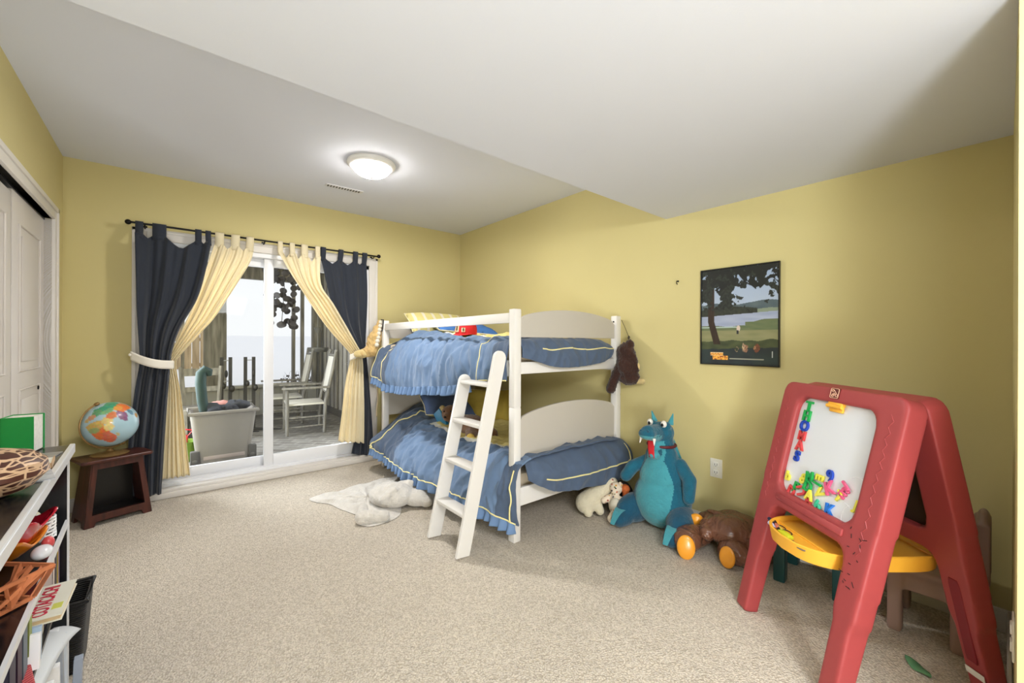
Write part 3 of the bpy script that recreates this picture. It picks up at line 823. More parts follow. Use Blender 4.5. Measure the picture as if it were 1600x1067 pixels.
MB().grid(fL, 130, 300, lmi).build('cover', [blue_m, slate_m, cream_m, white_c], lo, angle=80, solid=.012)
rib_line(fL, [.985]*120, [.02+.98*i/119 for i in range(120)], .0048, 'piping', lo, push=lpush)
rib_line(fL, [.30+.68*i/40 for i in range(41)], [.76+.20*i/40+.02*sin(i*.45) for i in range(41)], .0055, 'piping', lo, push=lpush, off=.012)
rib_line(fL, [.60+.38*i/30 for i in range(31)], [.045+.01*sin(i*.3) for i in range(31)], .0048, 'piping', lo, push=lpush, off=.010)
MB().grid(ruffle(fL, .03, .97, 26, .066, 9), 460, 8).build('ruffle', mat('light_blue_ruffle', (106, 134, 172), .85), lo, angle=80, solid=.003)
E2 = [[(1.665, 1.99, .50), (1.665, 1.875, .49), (1.665, 1.845, .43), (1.675, 1.845, .38)],
      [(1.76, 1.99, .51), (1.76, 1.87, .49), (1.76, 1.81, .42), (1.76, 1.815, .33)],
      [(1.90, 1.99, .51), (1.90, 1.87, .49), (1.90, 1.80, .40), (1.90, 1.81, .27)],
      [(2.12, 1.99, .51), (2.12, 1.87, .49), (2.12, 1.79, .39), (2.12, 1.80, .245)],
      [(2.38, 1.99, .51), (2.38, 1.87, .49), (2.38, 1.785, .38), (2.38, 1.79, .22)],
      [(2.56, 1.99, .50), (2.56, 1.87, .48), (2.57, 1.78, .38), (2.57, 1.785, .215)],
      [(2.60, 1.96, .49), (2.65, 1.86, .47), (2.67, 1.79, .38), (2.66, 1.80, .24)]]
fE2 = sheet(E2, 1, 1, .022, 12.0, (1.0, 1, .8), None, epush)
MB().grid(fE2, 44, 150).build('foot_end_drape', slate_m, lo, angle=80, solid=.012)
rib_line(fE2, [.80-.06*i/49 for i in range(50)]+[.70, .60, .5, .42], [.20+.72*i/49 for i in range(50)]+[.925, .926, .927, .928], .0048, 'piping', lo, push=epush, off=.008)

# ---- pillows
def stripe_mat(name, a, b_, sc):
    m, N, L, b = node_mat(name, .85)
    t = N.new('ShaderNodeTexCoord'); w_ = N.new('ShaderNodeTexWave'); w_.inputs['Scale'].default_value = sc
    w_.bands_direction = 'X'
    L.new(t.outputs['Object'], w_.inputs['Vector'])
    r = N.new('ShaderNodeValToRGB'); r.color_ramp.interpolation = 'CONSTANT'
    r.color_ramp.elements[0].color = s2l(a)+(1,); r.color_ramp.elements[1].position = .82; r.color_ramp.elements[1].color = s2l(b_)+(1,)
    L.new(w_.outputs['Fac'], r.inputs[0]); L.new(r.outputs[0], b.inputs['Base Color'])
    return m
yel_stripe = stripe_mat('yellow_white_stripe', (212, 200, 132), (222, 214, 194), 3.2)
def pillow(name, label, M, w_, h_, th, mats, half=True):
    o = thing(name, label, 'pillow', (0, 0, 0)); o.matrix_basis = M
    def f(sgn):
        def g(u, v):
            x, y = (u-.5)*2, (v-.5)*2
            e = max(0, (1-x**4)*(1-y**4))**.55
            pin = 1-.07*(x*x)*(1-0)*(1-abs(y)) - .0
            return Vector((x*w_/2*(1-.06*(1-y*y)*abs(x)**3), y*h_/2*(1-.06*(1-x*x)*abs(y)**3), sgn*e*th/2+.006*nz(x*3, y*3, sgn)))
        return g
    m_ = MB(); m_.mi = 0; m_.grid(f(1), 26, 20); m_.mi = 1; m_.grid(f(-1), 26, 20)
    bmesh.ops.remove_doubles(m_.bm, verts=m_.bm.verts, dist=.0005)
    m_.build('pillowcase', mats, o, local=True, angle=80)
    pts = [(-w_/2, -h_/2, 0), (0, -h_/2*.94, 0), (w_/2, -h_/2, 0), (w_/2*.94, 0, 0), (w_/2, h_/2, 0), (0, h_/2*.94, 0), (-w_/2, h_/2, 0), (-w_/2*.94, 0, 0)]
    MB().tube([Vector(p) for p in pts], .005, 6, closed=True).build('piping', mat('cream_piping', (236, 226, 190), .8), o, local=True)
    return o
TR = Matrix.Translation
pillow('pillow', 'yellow striped pillow sticking up above the guard rail of the top bunk', TR((2.12, 3.72, 1.40)) @ rotm(0, 0, radians(-6)) @ rotm(radians(38), 0, 0), .62, .30, .12, [yel_stripe, slate_m])
pillow('pillow', 'blue pillow with a yellow corner lying behind the red cap on the top bunk', TR((2.25, 3.42, 1.335)) @ rotm(0, 0, radians(-12)) @ rotm(radians(12), radians(4), 0), .62, .36, .12, [mat('mid_blue_cotton', (66, 116, 186), .85), yel_stripe])
pillow('pillow', 'blue and yellow piped pillow propped at the head of the bottom bunk', TR((2.12, 3.52, .585)) @ rotm(0, 0, radians(-14)) @ rotm(radians(24), radians(5), 0), .50, .34, .13, [mat('blue_chambray', (96, 116, 158), .85), yel_stripe])
pillow('pillow', 'mustard yellow pillow behind the brown teddy bear on the bottom bunk', TR((2.47, 3.33, .58)) @ rotm(0, 0, radians(-30)) @ rotm(radians(58), 0, radians(-14)), .46, .34, .12, [mat('mustard_cotton', (196, 170, 74), .85, var=(9, .15)), yel_stripe])

# ---- red cap on top bunk
cp = thing('baseball_cap', 'red cap with cream badge patches lying on the top bunk comforter', 'cap', (1.97, 2.97, 1.275), radians(200))
redc = mat('red_cotton', (204, 28, 34), .8, bump=(200, .3))
MB().lathe([(.092, 0), (.094, .03), (.090, .07), (.075, .098), (.045, .110), (0, .113), (0, .109), (.05, .10), (.086, .06), (.09, .0)], n=30).build('crown', redc, cp, local=True)
br = MB()
br.grid(lambda u, v: Vector((.085+.075*v*sin(pi*u), .088*cos(pi*u)*(1-.1*v), .006-.014*v*v)) if False else Vector(((.088+.075*v*sin(pi*u)**.6)*sin(pi*u), (.090)*cos(pi*u), .008-.02*v*sin(pi*u))), 24, 6)
br.build('brim', redc, cp, local=True, solid=.004)
patch = mat('cream_patch', (232, 212, 168), .8)
for a_, w_, h_ in ((-62, .05, .05), (-18, .045, .07), (22, .03, .045)):
    a = radians(a_)+pi*.0
    o_ = MB()
    o_.grid(lambda u, v, a=a, w_=w_, h_=h_: Vector(((.0965-.010*v**2)*cos(a+(u-.5)*w_/.09), (.0965-.010*v**2)*sin(a+(u-.5)*w_/.09), .018+h_*v)), 6, 6)
    pp = o_.build('badge_patch', patch, cp, local=True, solid=.003)
    q_ = MB()
    q_.grid(lambda u, v, a=a, w_=w_, h_=h_: Vector(((.0995-.010*(.2+.6*v)**2)*cos(a+(u-.5)*w_*.5/.09), (.0995-.010*(.2+.6*v)**2)*sin(a+(u-.5)*w_*.5/.09), .018+h_*(.2+.6*v)+.006*sin(u*9))), 5, 5)
    q_.build('patch_print', mat('olive_print', (84, 76, 52), .8), pp, local=True)

# ---- brown teddy on lower bunk
def fur(name, rgb, rough=.95, sc=70, v=.16): return mat(name, rgb, rough, bump=(sc, .9, .006), var=(18, v), sheen=.3)
tb = thing('teddy_bear', 'brown teddy bear with yellow paw pads slumped on the bottom bunk', 'stuffed bear', (2.02, 3.02, .50), 0)
brown_f = fur('brown_plush', (122, 84, 52)); cream_f = fur('cream_plush', (214, 190, 132)); dbrown_f = fur('dark_brown_plush', (96, 52, 30))
b_ = MB().ell((2.02, 2.88, .585), (.11, .17, .095)).caps((1.95, 2.79, .555), (1.88, 2.70, .53), .055, .05).caps((2.08, 2.76, .56), (2.08, 2.68, .54), .055, .05)
b_.caps((1.97, 3.04, .62), (1.90, 2.98, .56), .04, .035).ell((1.96, 3.14, .66), (.085, .085, .08)).ell((1.90, 3.09, .645), (.045, .045, .04))
blob(b_, 'body', brown_f, tb, .010, 5, lambda c: .003*nz(c.x*60, c.y*60, c.z*60))
for e in ((1.91, 3.20, .70), (2.00, 3.11, .74)):
    MB().ell(e, (.028, .032, .034)).build('ear', cream_f, tb)
MB().ell((1.853, 2.665, .535), (.022, .042, .045), rotm(0, 0, radians(20))).build('paw_pad', mat('yellow_pad', (222, 186, 88), .9), tb)
MB().ell((1.862, 3.075, .65), (.014, .014, .01)).ell((1.885, 3.13, .69), .008).ell((1.92, 3.075, .695), .008).build('nose_and_eyes', black_m, tb)
tb.location = (tb.location.x, tb.location.y+.06, tb.location.z-.095)
tag(MB().bar((1.88, 3.30, .585), (1.90, 3.20, .455), .03, .10, bev=.006).build('blue_book', mat('teal_blue_cover', (34, 118, 156), .5)), 'small teal blue book propped against the pillow beside the teddy bear on the bottom bunk', 'book')

# ---- monkey on the right bunk post
mk = thing('plush_monkey', 'furry dark brown plush monkey hanging upside down by a cord from the bunk bed post', 'stuffed monkey', (2.655, 1.85, .86))
m_ = MB().ell((2.64, 1.845, 1.13), (.058, .070, .080)).ell((2.635, 1.835, 1.04), (.064, .082, .085)).ell((2.64, 1.82, .955), (.058, .088, .058))
m_.caps((2.62, 1.885, 1.02), (2.60, 1.925, .93), .036, .030).caps((2.60, 1.925, .93), (2.59, 1.945, .86), .030, .034)
m_.caps((2.64, 1.79, 1.10), (2.64, 1.765, 1.02), .032, .028).ell((2.635, 1.81, 1.20), (.03, .035, .03))
blob(m_, 'body', fur('chocolate_plush', (58, 30, 20), .95, 90, .35), mk, .007, 2, lambda c: .011*abs(nz(c.x*80, c.y*80, c.z*45))+.006*nz(c.x*30, c.y*30, c.z*30))
MB().caps((2.65, 1.755, .925), (2.655, 1.715, .93), .016, .020).ell((2.65, 1.752, 1.035), (.016, .018, .03)).ell((2.652, 1.865, 1.195), (.02, .035, .022)).build('cream_paws', cream_f, mk)
MB().ell((2.605, 1.86, .965), (.006, .008, .006)).build('eye', black_m, mk)
MB().tube([(2.645, 1.89, 1.385), (2.66, 1.87, 1.33), (2.672, 1.84, 1.25), (2.665, 1.845, 1.20)], .002, 6).ell((2.672, 1.842, 1.25), (.008, .008, .014)).build('cord', mat('dark_cord', (60, 52, 44), .9), mk)

mk.location.y -= .02
# ---- tan plush on the far post
tp = thing('plush_lion', 'tan and cream plush animal hanging off the far bunk bed post beside the curtain', 'stuffed animal', (1.56, 3.95, 1.0))
q_ = MB().caps((1.60, 3.94, 1.39), (1.57, 3.97, 1.25), .03, .065).caps((1.57, 3.97, 1.25), (1.54, 3.98, 1.12), .07, .06).caps((1.53, 3.99, 1.13), (1.46, 4.0, 1.09), .05, .04)
blob(q_, 'body', fur('tan_plush', (206, 172, 112)), tp, .008, 2, lambda c: .016*nz(c.x*34, c.y*34, c.z*20)+.008*nz(c.x*90, c.y*90, c.z*50))
MB().caps((1.46, 4.0, 1.095), (1.41, 4.01, 1.09), .045, .035).build('cream_muzzle', cream_f, tp)
MB().caps((1.60, 3.91, 1.40), (1.56, 3.91, 1.18), .02, .022).build('white_strap', mat('off_white_fleece', (222, 214, 198), .9), tp)
MB().tube([(1.600, 3.90, 1.425), (1.597, 3.84, 1.42), (1.590, 3.84, 1.36), (1.590, 3.86, 1.31)], .006, 8).build('black_strap', black_m, tp)
tg = MB().grid(lambda u, v: Vector((1.585-.012*v+.02*(u-.5)+.004*sin(v*12), 3.935+.03*(u-.5)+.006*sin(u*9+v*5), 1.0-.52*v)), 6, 30)
tag(tg.build('gauze_scarf', mat('beige_gauze', (206, 186, 150), .9), solid=.004), 'thin beige gauze scarf hanging down behind the far post of the bunk bed', 'scarf')

# ================================================================== CURTAINS
rod = thing('curtain_rod', 'thin black metal curtain rod with ball ends above the patio door', 'curtain rod', (.72, 4.135, 2.07))
MB().tube([(-.215, 4.135, 2.088), (.72, 4.135, 2.085), (1.66, 4.135, 2.083)], .008, 12).build('pole', iron_m, rod)
for x in (-.222, 1.668):
    MB().ell((x, 4.135, 2.086), .019).build('finial', iron_m, rod)
for x in (-.13, .65, 1.62):
    MB().tube([(x, 4.135, 2.08), (x, 4.15, 2.066), (x, D, 2.066)], .005, 8).box(x-.012, x+.012, D-.004, D, 2.04, 2.09).build('bracket', iron_m, rod)
navy_m = mat('navy_curtain_cotton', (32, 38, 50), .85, bump=(260, .3, .002), var=(8, .08), sheen=.2)
yelc_m = mat('pale_yellow_curtain', (240, 230, 198), .8, bump=(220, .2, .002), var=(5, .05))
nt = yelc_m.node_tree; pb = nt.nodes['Principled BSDF']; tl = nt.nodes.new('ShaderNodeBsdfTranslucent'); tl.inputs[0].default_value = s2l((250, 232, 190))+(1,)
ms_ = nt.nodes.new('ShaderNodeMixShader'); ms_.inputs[0].default_value = .3
nt.links.new(pb.outputs[0], ms_.inputs[1]); nt.links.new(tl.outputs[0], ms_.inputs[2]); nt.links.new(ms_.outputs[0], nt.nodes['Material Output'].inputs[0])
def pathz(pts, v, zl):
    # resample polyline of (x,z) by normalised height
    z0, z1 = pts[0][1], pts[-1][1]; z = z0+(z1-z0)*v
    if z1 < z0:
        for a, b in zip(pts[:-1], pts[1:]):
            if b[1] <= z <= a[1] or abs(b[1]-z) < 1e-9:
                t = (a[1]-z)/(a[1]-b[1]+1e-9); t2 = t
                return a[0]+(b[0]-a[0])*t2, z
    return pts[-1][0], z
def smoothpath(pts):
    out = []
    n = 60
    for i in range(n+1):
        p = catmull([(a, b, 0) for a, b in pts], i/n); out.append((p.x, p.y))
    return out
def curtain(name, label, left, right, y, nf, amp, m, tabs, sag, seed, hem=0, yfun=None):
    o = thing(name, label, 'curtain', ((left[0][0]+right[0][0])/2, y, min(left[-1][1], right[-1][1])))
    Lp, Rp = smoothpath(left), smoothpath(right)
    wmax = max(abs(Rp[0][0]-Lp[0][0]), .3)
    def f(u, v):
        xl, zl = pathz(Lp, v, 0); xr, zr = pathz(Rp, v, 0)
        wd = abs(xr-xl)
        x = xl+(xr-xl)*u
        z = zl+(zr-zl)*u
        top = (1-v)**8
        # scallops between the tabs at the top hem
        best = 1
        for tcn, tw in tabs: best = min(best, max(0, abs(u-tcn)-tw/2))
        z -= top*(sag*min(1, best*6)**.8 + .055)
        fold = sin(2*pi*nf*u+seed+1.5*nz(u*2, v*1.3, seed))*amp*(.45+.55*min(1, v*3))*(1.0 if wd > .2 else .8)
        fold += .3*amp*sin(2*pi*nf*2.3*u+seed*2+v*3)+.03*nz(u*3+seed, v*3)*min(1, wd*3)
        yy = y-fold + (yfun(u, v) if yfun else 0)
        z += hem*sin(u*nf*2*pi)*v**20
        return Vector((x, yy, z))
    MB().grid(f, 110, 120).build('panel', m, o, angle=80, solid=.003)
    for tcn, tw in tabs:
        p = f(tcn, 0); a = f(min(1, tcn+tw/2), 0); b = f(max(0, tcn-tw/2), 0)
        xw = abs(a.x-b.x)/2
        xc = (a.x+b.x)/2
        tb_ = MB()
        pts_ = [(p.y, p.z-.03), (4.122, 2.07), (4.124, 2.098), (4.135, 2.102), (4.146, 2.098), (4.148, 2.07), (p.y+.006, p.z-.03)]
        tb_.grid(lambda u, v, pts_=pts_, xc=xc, xw=xw: Vector((xc+(u-.5)*2*xw, *lin([(q0, q1, 0) for q0, q1 in pts_], v)[:2])), 2, 24)
        tb_.build('tab_loop', m, o, angle=80, solid=.003)
    return o
navyL_l = [(-.183, 2.06), (-.172, 1.508), (-.158, 1.172), (-.155, 1.05), (-.185, .8), (-.215, .427), (-.20, .05)]
navyL_r = [(.271, 2.06), (.231, 1.77), (.178, 1.541), (.076, 1.31), (.03, 1.136), (.018, 1.004), (-.002, .686), (-.017, .394), (-.031, .055)]
curtain('navy_curtain', 'navy blue tab-top curtain tied back at the left of the patio door', navyL_l, navyL_r, 4.105, 3.2, .024, navy_m, [(.05, .10), (.30, .18), (.82, .09), (.96, .08)], .07, .5)
yelL_l = [(.295, 2.06), (.232, 1.774), (.151, 1.48), (.027, 1.136), (-.01, 1.03), (.005, .879), (-.013, .486), (-.027, .15)]
yelL_r = [(.568, 2.06), (.531, 1.884), (.326, 1.459), (.217, 1.293), (.089, 1.115), (.054, 1.026), (.086, .773), (.123, .365), (.143, .15)]
curtain('yellow_curtain', 'pale yellow tab-top curtain swept left and tied with the left navy one', yelL_l, yelL_r, 4.145, 5, .013, yelc_m, [(.12, .22), (.52, .22), (.90, .20)], .05, 1.3, .004)
yelR_l = [(.747, 2.06), (.871, 1.799), (1.124, 1.389), (1.368, 1.101), (1.376, 1.044), (1.326, .795), (1.291, .486), (1.262, .25)]
yelR_r = [(1.099, 2.06), (1.10, 1.763), (1.228, 1.553), (1.43, 1.202), (1.494, 1.054), (1.508, .784), (1.516, .20)]
curtain('yellow_curtain', 'pale yellow tab-top curtain swept right and tied with the right navy one', yelR_l, yelR_r, 4.115, 5, .015, yelc_m, [(.06, .11), (.33, .12), (.62, .16), (.94, .12)], .09, 2.2, .006)
navyR_l = [(1.108, 2.06), (1.243, 1.478), (1.42, 1.202), (1.433, 1.07), (1.49, .658), (1.46, .4), (1.40, .10)]
navyR_r = [(1.545, 2.06), (1.546, 1.557), (1.534, 1.138), (1.548, 1.03), (1.595, .521), (1.632, .04)]
curtain('navy_curtain', 'navy blue tab-top curtain tied back at the right, next to the bunk bed', navyR_l, navyR_r, 4.15, 2.6, .016, navy_m, [(.05, .10), (.42, .10), (.74, .10), (.95, .10)], .06, 3.1)
navyS_l = [(.03, 1.10), (.06, .8), (.085, .5), (.10, .16)]
navyS_r = [(.07, 1.10), (.115, .8), (.150, .5), (.185, .16)]
tie_m = mat('off_white_tie_band', (232, 226, 214), .8, bump=(200, .2))
tl_ = MB().grid(lambda u, v: Vector((-.205+.245*u, 4.09-.05*sin(pi*u)+.0, 1.105-.075*u-.02*sin(pi*u)+.032*(v-.5)*2)), 24, 4)
tg1 = thing('curtain_tie', 'off-white fabric band holding back the left pair of curtains', 'tieback', (-.08, 4.09, 1.05))
tl_.build('band', tie_m, tg1, solid=.004)
MB().tube([(-.205, D, 1.11), (-.205, 4.10, 1.11)], .006, 8).ell((-.205, 4.095, 1.11), .012).build('hook', tie_m, tg1)
tg2 = thing('curtain_tie', 'off-white fabric band holding back the right pair of curtains', 'tieback', (1.5, 4.09, 1.05))
MB().grid(lambda u, v: Vector((1.36+.285*u, 4.085-.035*sin(pi*u)+.03*u, 1.055+.115*u+.03*(v-.5)*2)), 24, 4).build('band', tie_m, tg2, solid=.004)
MB().tube([(1.645, D, 1.175), (1.645, 4.11, 1.175)], .006, 8).ell((1.645, 4.105, 1.175), .012).build('hook', tie_m, tg2)
# ================================================================== PLUSH RUG
rg_m = mat('white_faux_fur', (206, 200, 191), .98, bump=(60, 1.0, .008), var=(22, .10), sheen=.4)
rg = thing('animal_rug', 'off-white plush polar bear rug lying flat on the carpet beside the bunk bed', 'rug', (1.28, 3.08, 0))
outline = [(.90, 3.46), (.99, 3.42), (1.10, 3.46), (1.22, 3.49), (1.34, 3.50), (1.47, 3.52), (1.60, 3.50), (1.63, 3.42), (1.54, 3.32), (1.44, 3.20), (1.38, 3.02), (1.33, 2.86), (1.24, 2.70), (1.12, 2.655), (1.02, 2.665), (.97, 2.75), (1.02, 2.86), (.99, 2.98), (.955, 3.10), (.93, 3.22), (.86, 3.32), (.84, 3.42)]
N_ = 140; oc = [catmull(outline+[outline[0]] if False else [(a, b, 0) for a, b in outline]+[(outline[0][0], outline[0][1], 0)], i/N_) for i in range(N_)]
cc = Vector((1.17, 3.12, 0))
m_ = MB()
rings = []
for k in range(15):
    s_ = k/14
    rings.append([m_.bm.verts.new(cc+(p-cc)*(1-s_*.999)+Vector((0, 0, (.004 if k == 0 else .032*min(1, s_*5)+.016*nz(p.x*9, p.y*9, s_*3)*(min(1, s_*4)))))) for p in oc])
for a, b in zip(rings[:-1], rings[1:]):
    for j in range(N_): m_.bm.faces.new((a[j], a[(j+1) % N_], b[(j+1) % N_], b[j]))
m_.build('flat_body', rg_m, rg, angle=80)
h_ = MB().ell((1.27, 2.90, .085), (.14, .17, .085), rotm(0, 0, radians(30))).ell((1.42, 2.80, .06), (.09, .10, .06)).caps((1.36, 2.93, .10), (1.40, 2.90, .10), .035, .03)
h_.caps((1.17, 2.80, .10), (1.25, 2.80, .150), .034, .030).caps((1.37, 2.94, .12), (1.42, 2.90, .135), .038, .03).ell((1.46, 2.72, .045), (.05, .06, .042))
for v_ in h_.bm.verts: v_.co.z = max(.004, v_.co.z)
blob(h_, 'stuffed_head', rg_m, rg, .010, 5, lambda c: .004*nz(c.x*50, c.y*50, c.z*50))
pw_ = MB().caps((1.0, 2.74, .045), (1.13, 2.69, .035), .05, .04).caps((1.0, 2.74, .045), (1.05, 2.86, .05), .045, .035)
for v_ in pw_.bm.verts: v_.co.z = max(.004, v_.co.z)
blob(pw_, 'curled_paw', rg_m, rg, .009, 4, lambda c: .004*nz(c.x*50, c.y*50, c.z*50))

# ================================================================== BLUE DRAGON
dr = thing('plush_dragon', 'large seated teal plush dragon with open mouth, red tongue and pale turquoise belly', 'stuffed dragon', (2.50, 1.45, 0), radians(182))
teal = fur('teal_plush', (14, 92, 116), .95, 60, .14); aqua = fur('aqua_plush', (66, 150, 162), .95, 60, .08)
dteal = fur('deep_teal_plush', (12, 74, 100), .95, 60, .14)
b_ = MB().ell((-.01, 0, .19), (.165, .185, .19), u=32, v=20).ell((-.01, 0, .33), (.135, .15, .17)).ell((0, 0, .44), (.10, .11, .13)).caps((0, 0, .47), (.0, 0, .56), .085, .078)
b_.ell((.005, 0, .625), (.078, .082, .07)).caps((.05, 0, .625), (.17, 0, .645), .056, .048).ell((.185, 0, .640), (.045, .056, .036))
b_.caps((.045, 0, .56), (.085, 0, .505), .045, .040).ell((.095, 0, .50), (.040, .045, .036))
b_.ell((.035, .05, .675), (.030, .030, .030)).ell((.035, -.05, .675), (.030, .030, .030))
for v_ in b_.bm.verts: v_.co.z = max(.006, v_.co.z)
def dmat(c, n):
    if c.z < .46:
        w_ = .125*math.sin(pi*min(1, max(0, (c.z-.00)/.50)))**.6
        if c.x > .03 and abs(c.y) < w_ : return 1
    if c.z >= .46 and c.x > .055 and n.x > .35 and c.z < .585 and abs(c.y) < .06: return 1
    if c.x > .09 and c.z < .632 and n.z < -.2: return 1
    return 0
blob(b_, 'body', [teal, aqua], dr, .0085, 5, lambda c: .002*nz(c.x*60, c.y*60, c.z*60), matfn=dmat, local=True)
for s_ in (1, -1):
    g = MB().ell((.05, s_*.155, .10), (.16, .085, .10), rotm(0, 0, s_*radians(16))).caps((.16, s_*.17, .06), (.215, s_*.18, .055), .058, .052)
    for v_ in g.bm.verts: v_.co.z = max(.004, v_.co.z)
    lg = blob(g, 'leg', dteal, dr, .009, 5, local=True)
    cl = MB()
    cl.grid(lambda u, v, s_=s_: Vector((.195+.10*v, s_*.18+(u-.5)*(.075-.045*v), .118-.075*v*v)), 4, 5)
    cl.build('claws', aqua, lg, local=True)
ar = MB().caps((-.01, .12, .43), (.02, .195, .36), .045, .042).caps((.02, .195, .36), (.04, .20, .25), .044, .036)
blob(ar, 'arm', teal, dr, .009, 5, local=True)
ar = MB().caps((.01, -.10, .42), (.07, -.17, .375), .042, .042).caps((.07, -.17, .375), (.10, -.205, .31), .044, .040)
blob(ar, 'arm', teal, dr, .009, 5, local=True)
for s_ in (1, -1):
    e = MB().ell((.064, s_*.048, .692), (.017, .019, .022)).build('eye', mat('white_felt', (236, 232, 224), .7), dr, local=True)
    MB().ell((.079, s_*.046, .688), (.006, .009, .011)).build('pupil', black_m, e, local=True)
    MB().cone((-.01, s_*.055, .685), (-.005, s_*.075, .755), .020, .003, 12).build('horn', aqua, dr, local=True)
    MB().cone((.175, s_*.044, .615), (.185, s_*.05, .575), .011, .002, 8).build('tooth', mat('white_felt', (236, 232, 224), .7), dr, local=True)
    MB().ell((.215, s_*.025, .662), (.008, .008, .006)).build('nostril', dteal, dr, local=True)
MB().grid(lambda u, v: Vector((.128-.006*v+.01*sin(v*3), (u-.5)*(.048-.012*v), .605-.125*v)), 4, 12).build('tongue', mat('red_felt', (206, 36, 44), .8), dr, local=True, solid=.006)
MB().tube([(.002+.082*cos(a), .088*sin(a), .545) for a in [2*pi*i/28 for i in range(28)]], .009, 8, closed=True).build('collar', mat('dark_red_collar', (92, 22, 32), .6), dr, local=True)
wg = MB().grid(lambda u, v: Vector((-.13-.02*u, .02+.10*u, .30+.26*(1-u)*(.3+.7*v))), 8, 6)
wg.build('small_wing', aqua, dr, local=True, solid=.008)

# ================================================================== WHITE PLUSH, CALICO BEAR
wp = thing('white_plush_bear', 'plain cream-white plush bear bending over under the foot of the bunk bed', 'stuffed bear', (2.30, 1.86, 0))
b_ = MB().caps((2.425, 1.79, .215), (2.34, 1.845, .155), .045, .062).caps((2.34, 1.845, .155), (2.265, 1.89, .085), .062, .075)
b_.caps((2.25, 1.88, .075), (2.235, 1.845, .038), .045, .032).caps((2.31, 1.84, .12), (2.305, 1.80, .045), .036, .030).caps((2.35, 1.90, .12), (2.36, 1.90, .04), .034, .03)
for v_ in b_.bm.verts: v_.co.z = max(.004, v_.co.z)
blob(b_, 'body', fur('cream_white_plush', (214, 204, 178), .95, 90, .05), wp, .008, 5, lambda c: .002*nz(c.x*70, c.y*70, c.z*70))
cal, N, L, bs = node_mat('floral_calico', .85)
t = N.new('ShaderNodeTexCoord'); v_ = N.new('ShaderNodeTexVoronoi'); v_.inputs['Scale'].default_value = 42
L.new(t.outputs['Object'], v_.inputs['Vector'])
r = N.new('ShaderNodeMapRange'); r.inputs[1].default_value = .26; r.inputs[2].default_value = .30; r.inputs[3].default_value = 1; r.inputs[4].default_value = 0
L.new(v_.outputs['Distance'], r.inputs[0])
hs = N.new('ShaderNodeValToRGB'); hs.color_ramp.interpolation = 'CONSTANT'
for i, cx_ in enumerate(((196, 96, 60), (84, 84, 110), (206, 150, 60), (150, 70, 60), (110, 120, 84))):
    e = hs.color_ramp.elements[i] if i < 2 else hs.color_ramp.elements.new(.2*i)
    e.position = .2*i; e.color = s2l(cx_)+(1,)
sx_ = N.new('ShaderNodeSeparateColor'); L.new(v_.outputs['Color'], sx_.inputs[0]); L.new(sx_.outputs[0], hs.inputs[0])
mx = N.new('ShaderNodeMix'); mx.data_type = 'RGBA'; mx.inputs[6].default_value = s2l((224, 208, 186))+(1,)
L.new(r.outputs[0], mx.inputs[0]); L.new(hs.outputs[0], mx.inputs[7]); L.new(mx.outputs[2], bs.inputs['Base Color'])
cb = thing('calico_bear', 'small floral patchwork bear sitting between the white plush bear and the dragon', 'stuffed bear', (2.36, 1.70, 0))
b_ = MB().ell((2.37, 1.71, .095), (.05, .055, .075)).ell((2.395, 1.735, .20), (.044, .047, .042)).ell((2.36, 1.725, .192), (.022, .024, .02))
b_.caps((2.33, 1.69, .06), (2.275, 1.68, .04), .03, .03).caps((2.36, 1.64, .06), (2.31, 1.61, .045), .028, .028).caps((2.36, 1.76, .14), (2.32, 1.78, .12), .022, .022).caps((2.39, 1.67, .14), (2.36, 1.63, .11), .022, .022)
for vv_ in b_.bm.verts: vv_.co.z = max(.004, vv_.co.z)
blob(b_, 'body', cal, cb, .0065, 4)
MB().ell((2.345, 1.70, .105), (.035, .043, .052)).build('white_tummy', mat('plain_linen', (206, 198, 180), .9), cb)
MB().ell((2.40, 1.70, .235), (.012, .017, .017)).build('ear', cal, cb); MB().ell((2.405, 1.775, .238), (.012, .017, .017)).build('ear', cal, cb)
MB().ell((2.341, 1.727, .197), .006).ell((2.357, 1.707, .215), .005).ell((2.362, 1.75, .215), .005).build('eyes_and_nose', black_m, cb)
bd_ = MB().ell((2.56, 1.80, .10), (.07, .09, .10))
blob(bd_, 'dark_backpack', mat('black_nylon', (26, 26, 30), .7), None, .01, 3)
o_ = bpy.data.objects['dark_backpack']; tag(o_, 'black soft bag in the shadow behind the calico bear and the bed corner', 'bag')
oc_ = MB().ell((2.44, 1.69, .20), (.03, .035, .03)).caps((2.44, 1.69, .19), (2.43, 1.67, .12), .022, .026).cone((2.42, 1.69, .205), (2.40, 1.69, .20), .01)
blob(oc_, 'orange_toy', mat('orange_red_plush', (190, 96, 44), .9, var=(50, .4)), None, .006, 3)
tag(bpy.data.objects['orange_toy'], 'small orange and brown toy squeezed between the calico bear and the dragon arm', 'stuffed toy')

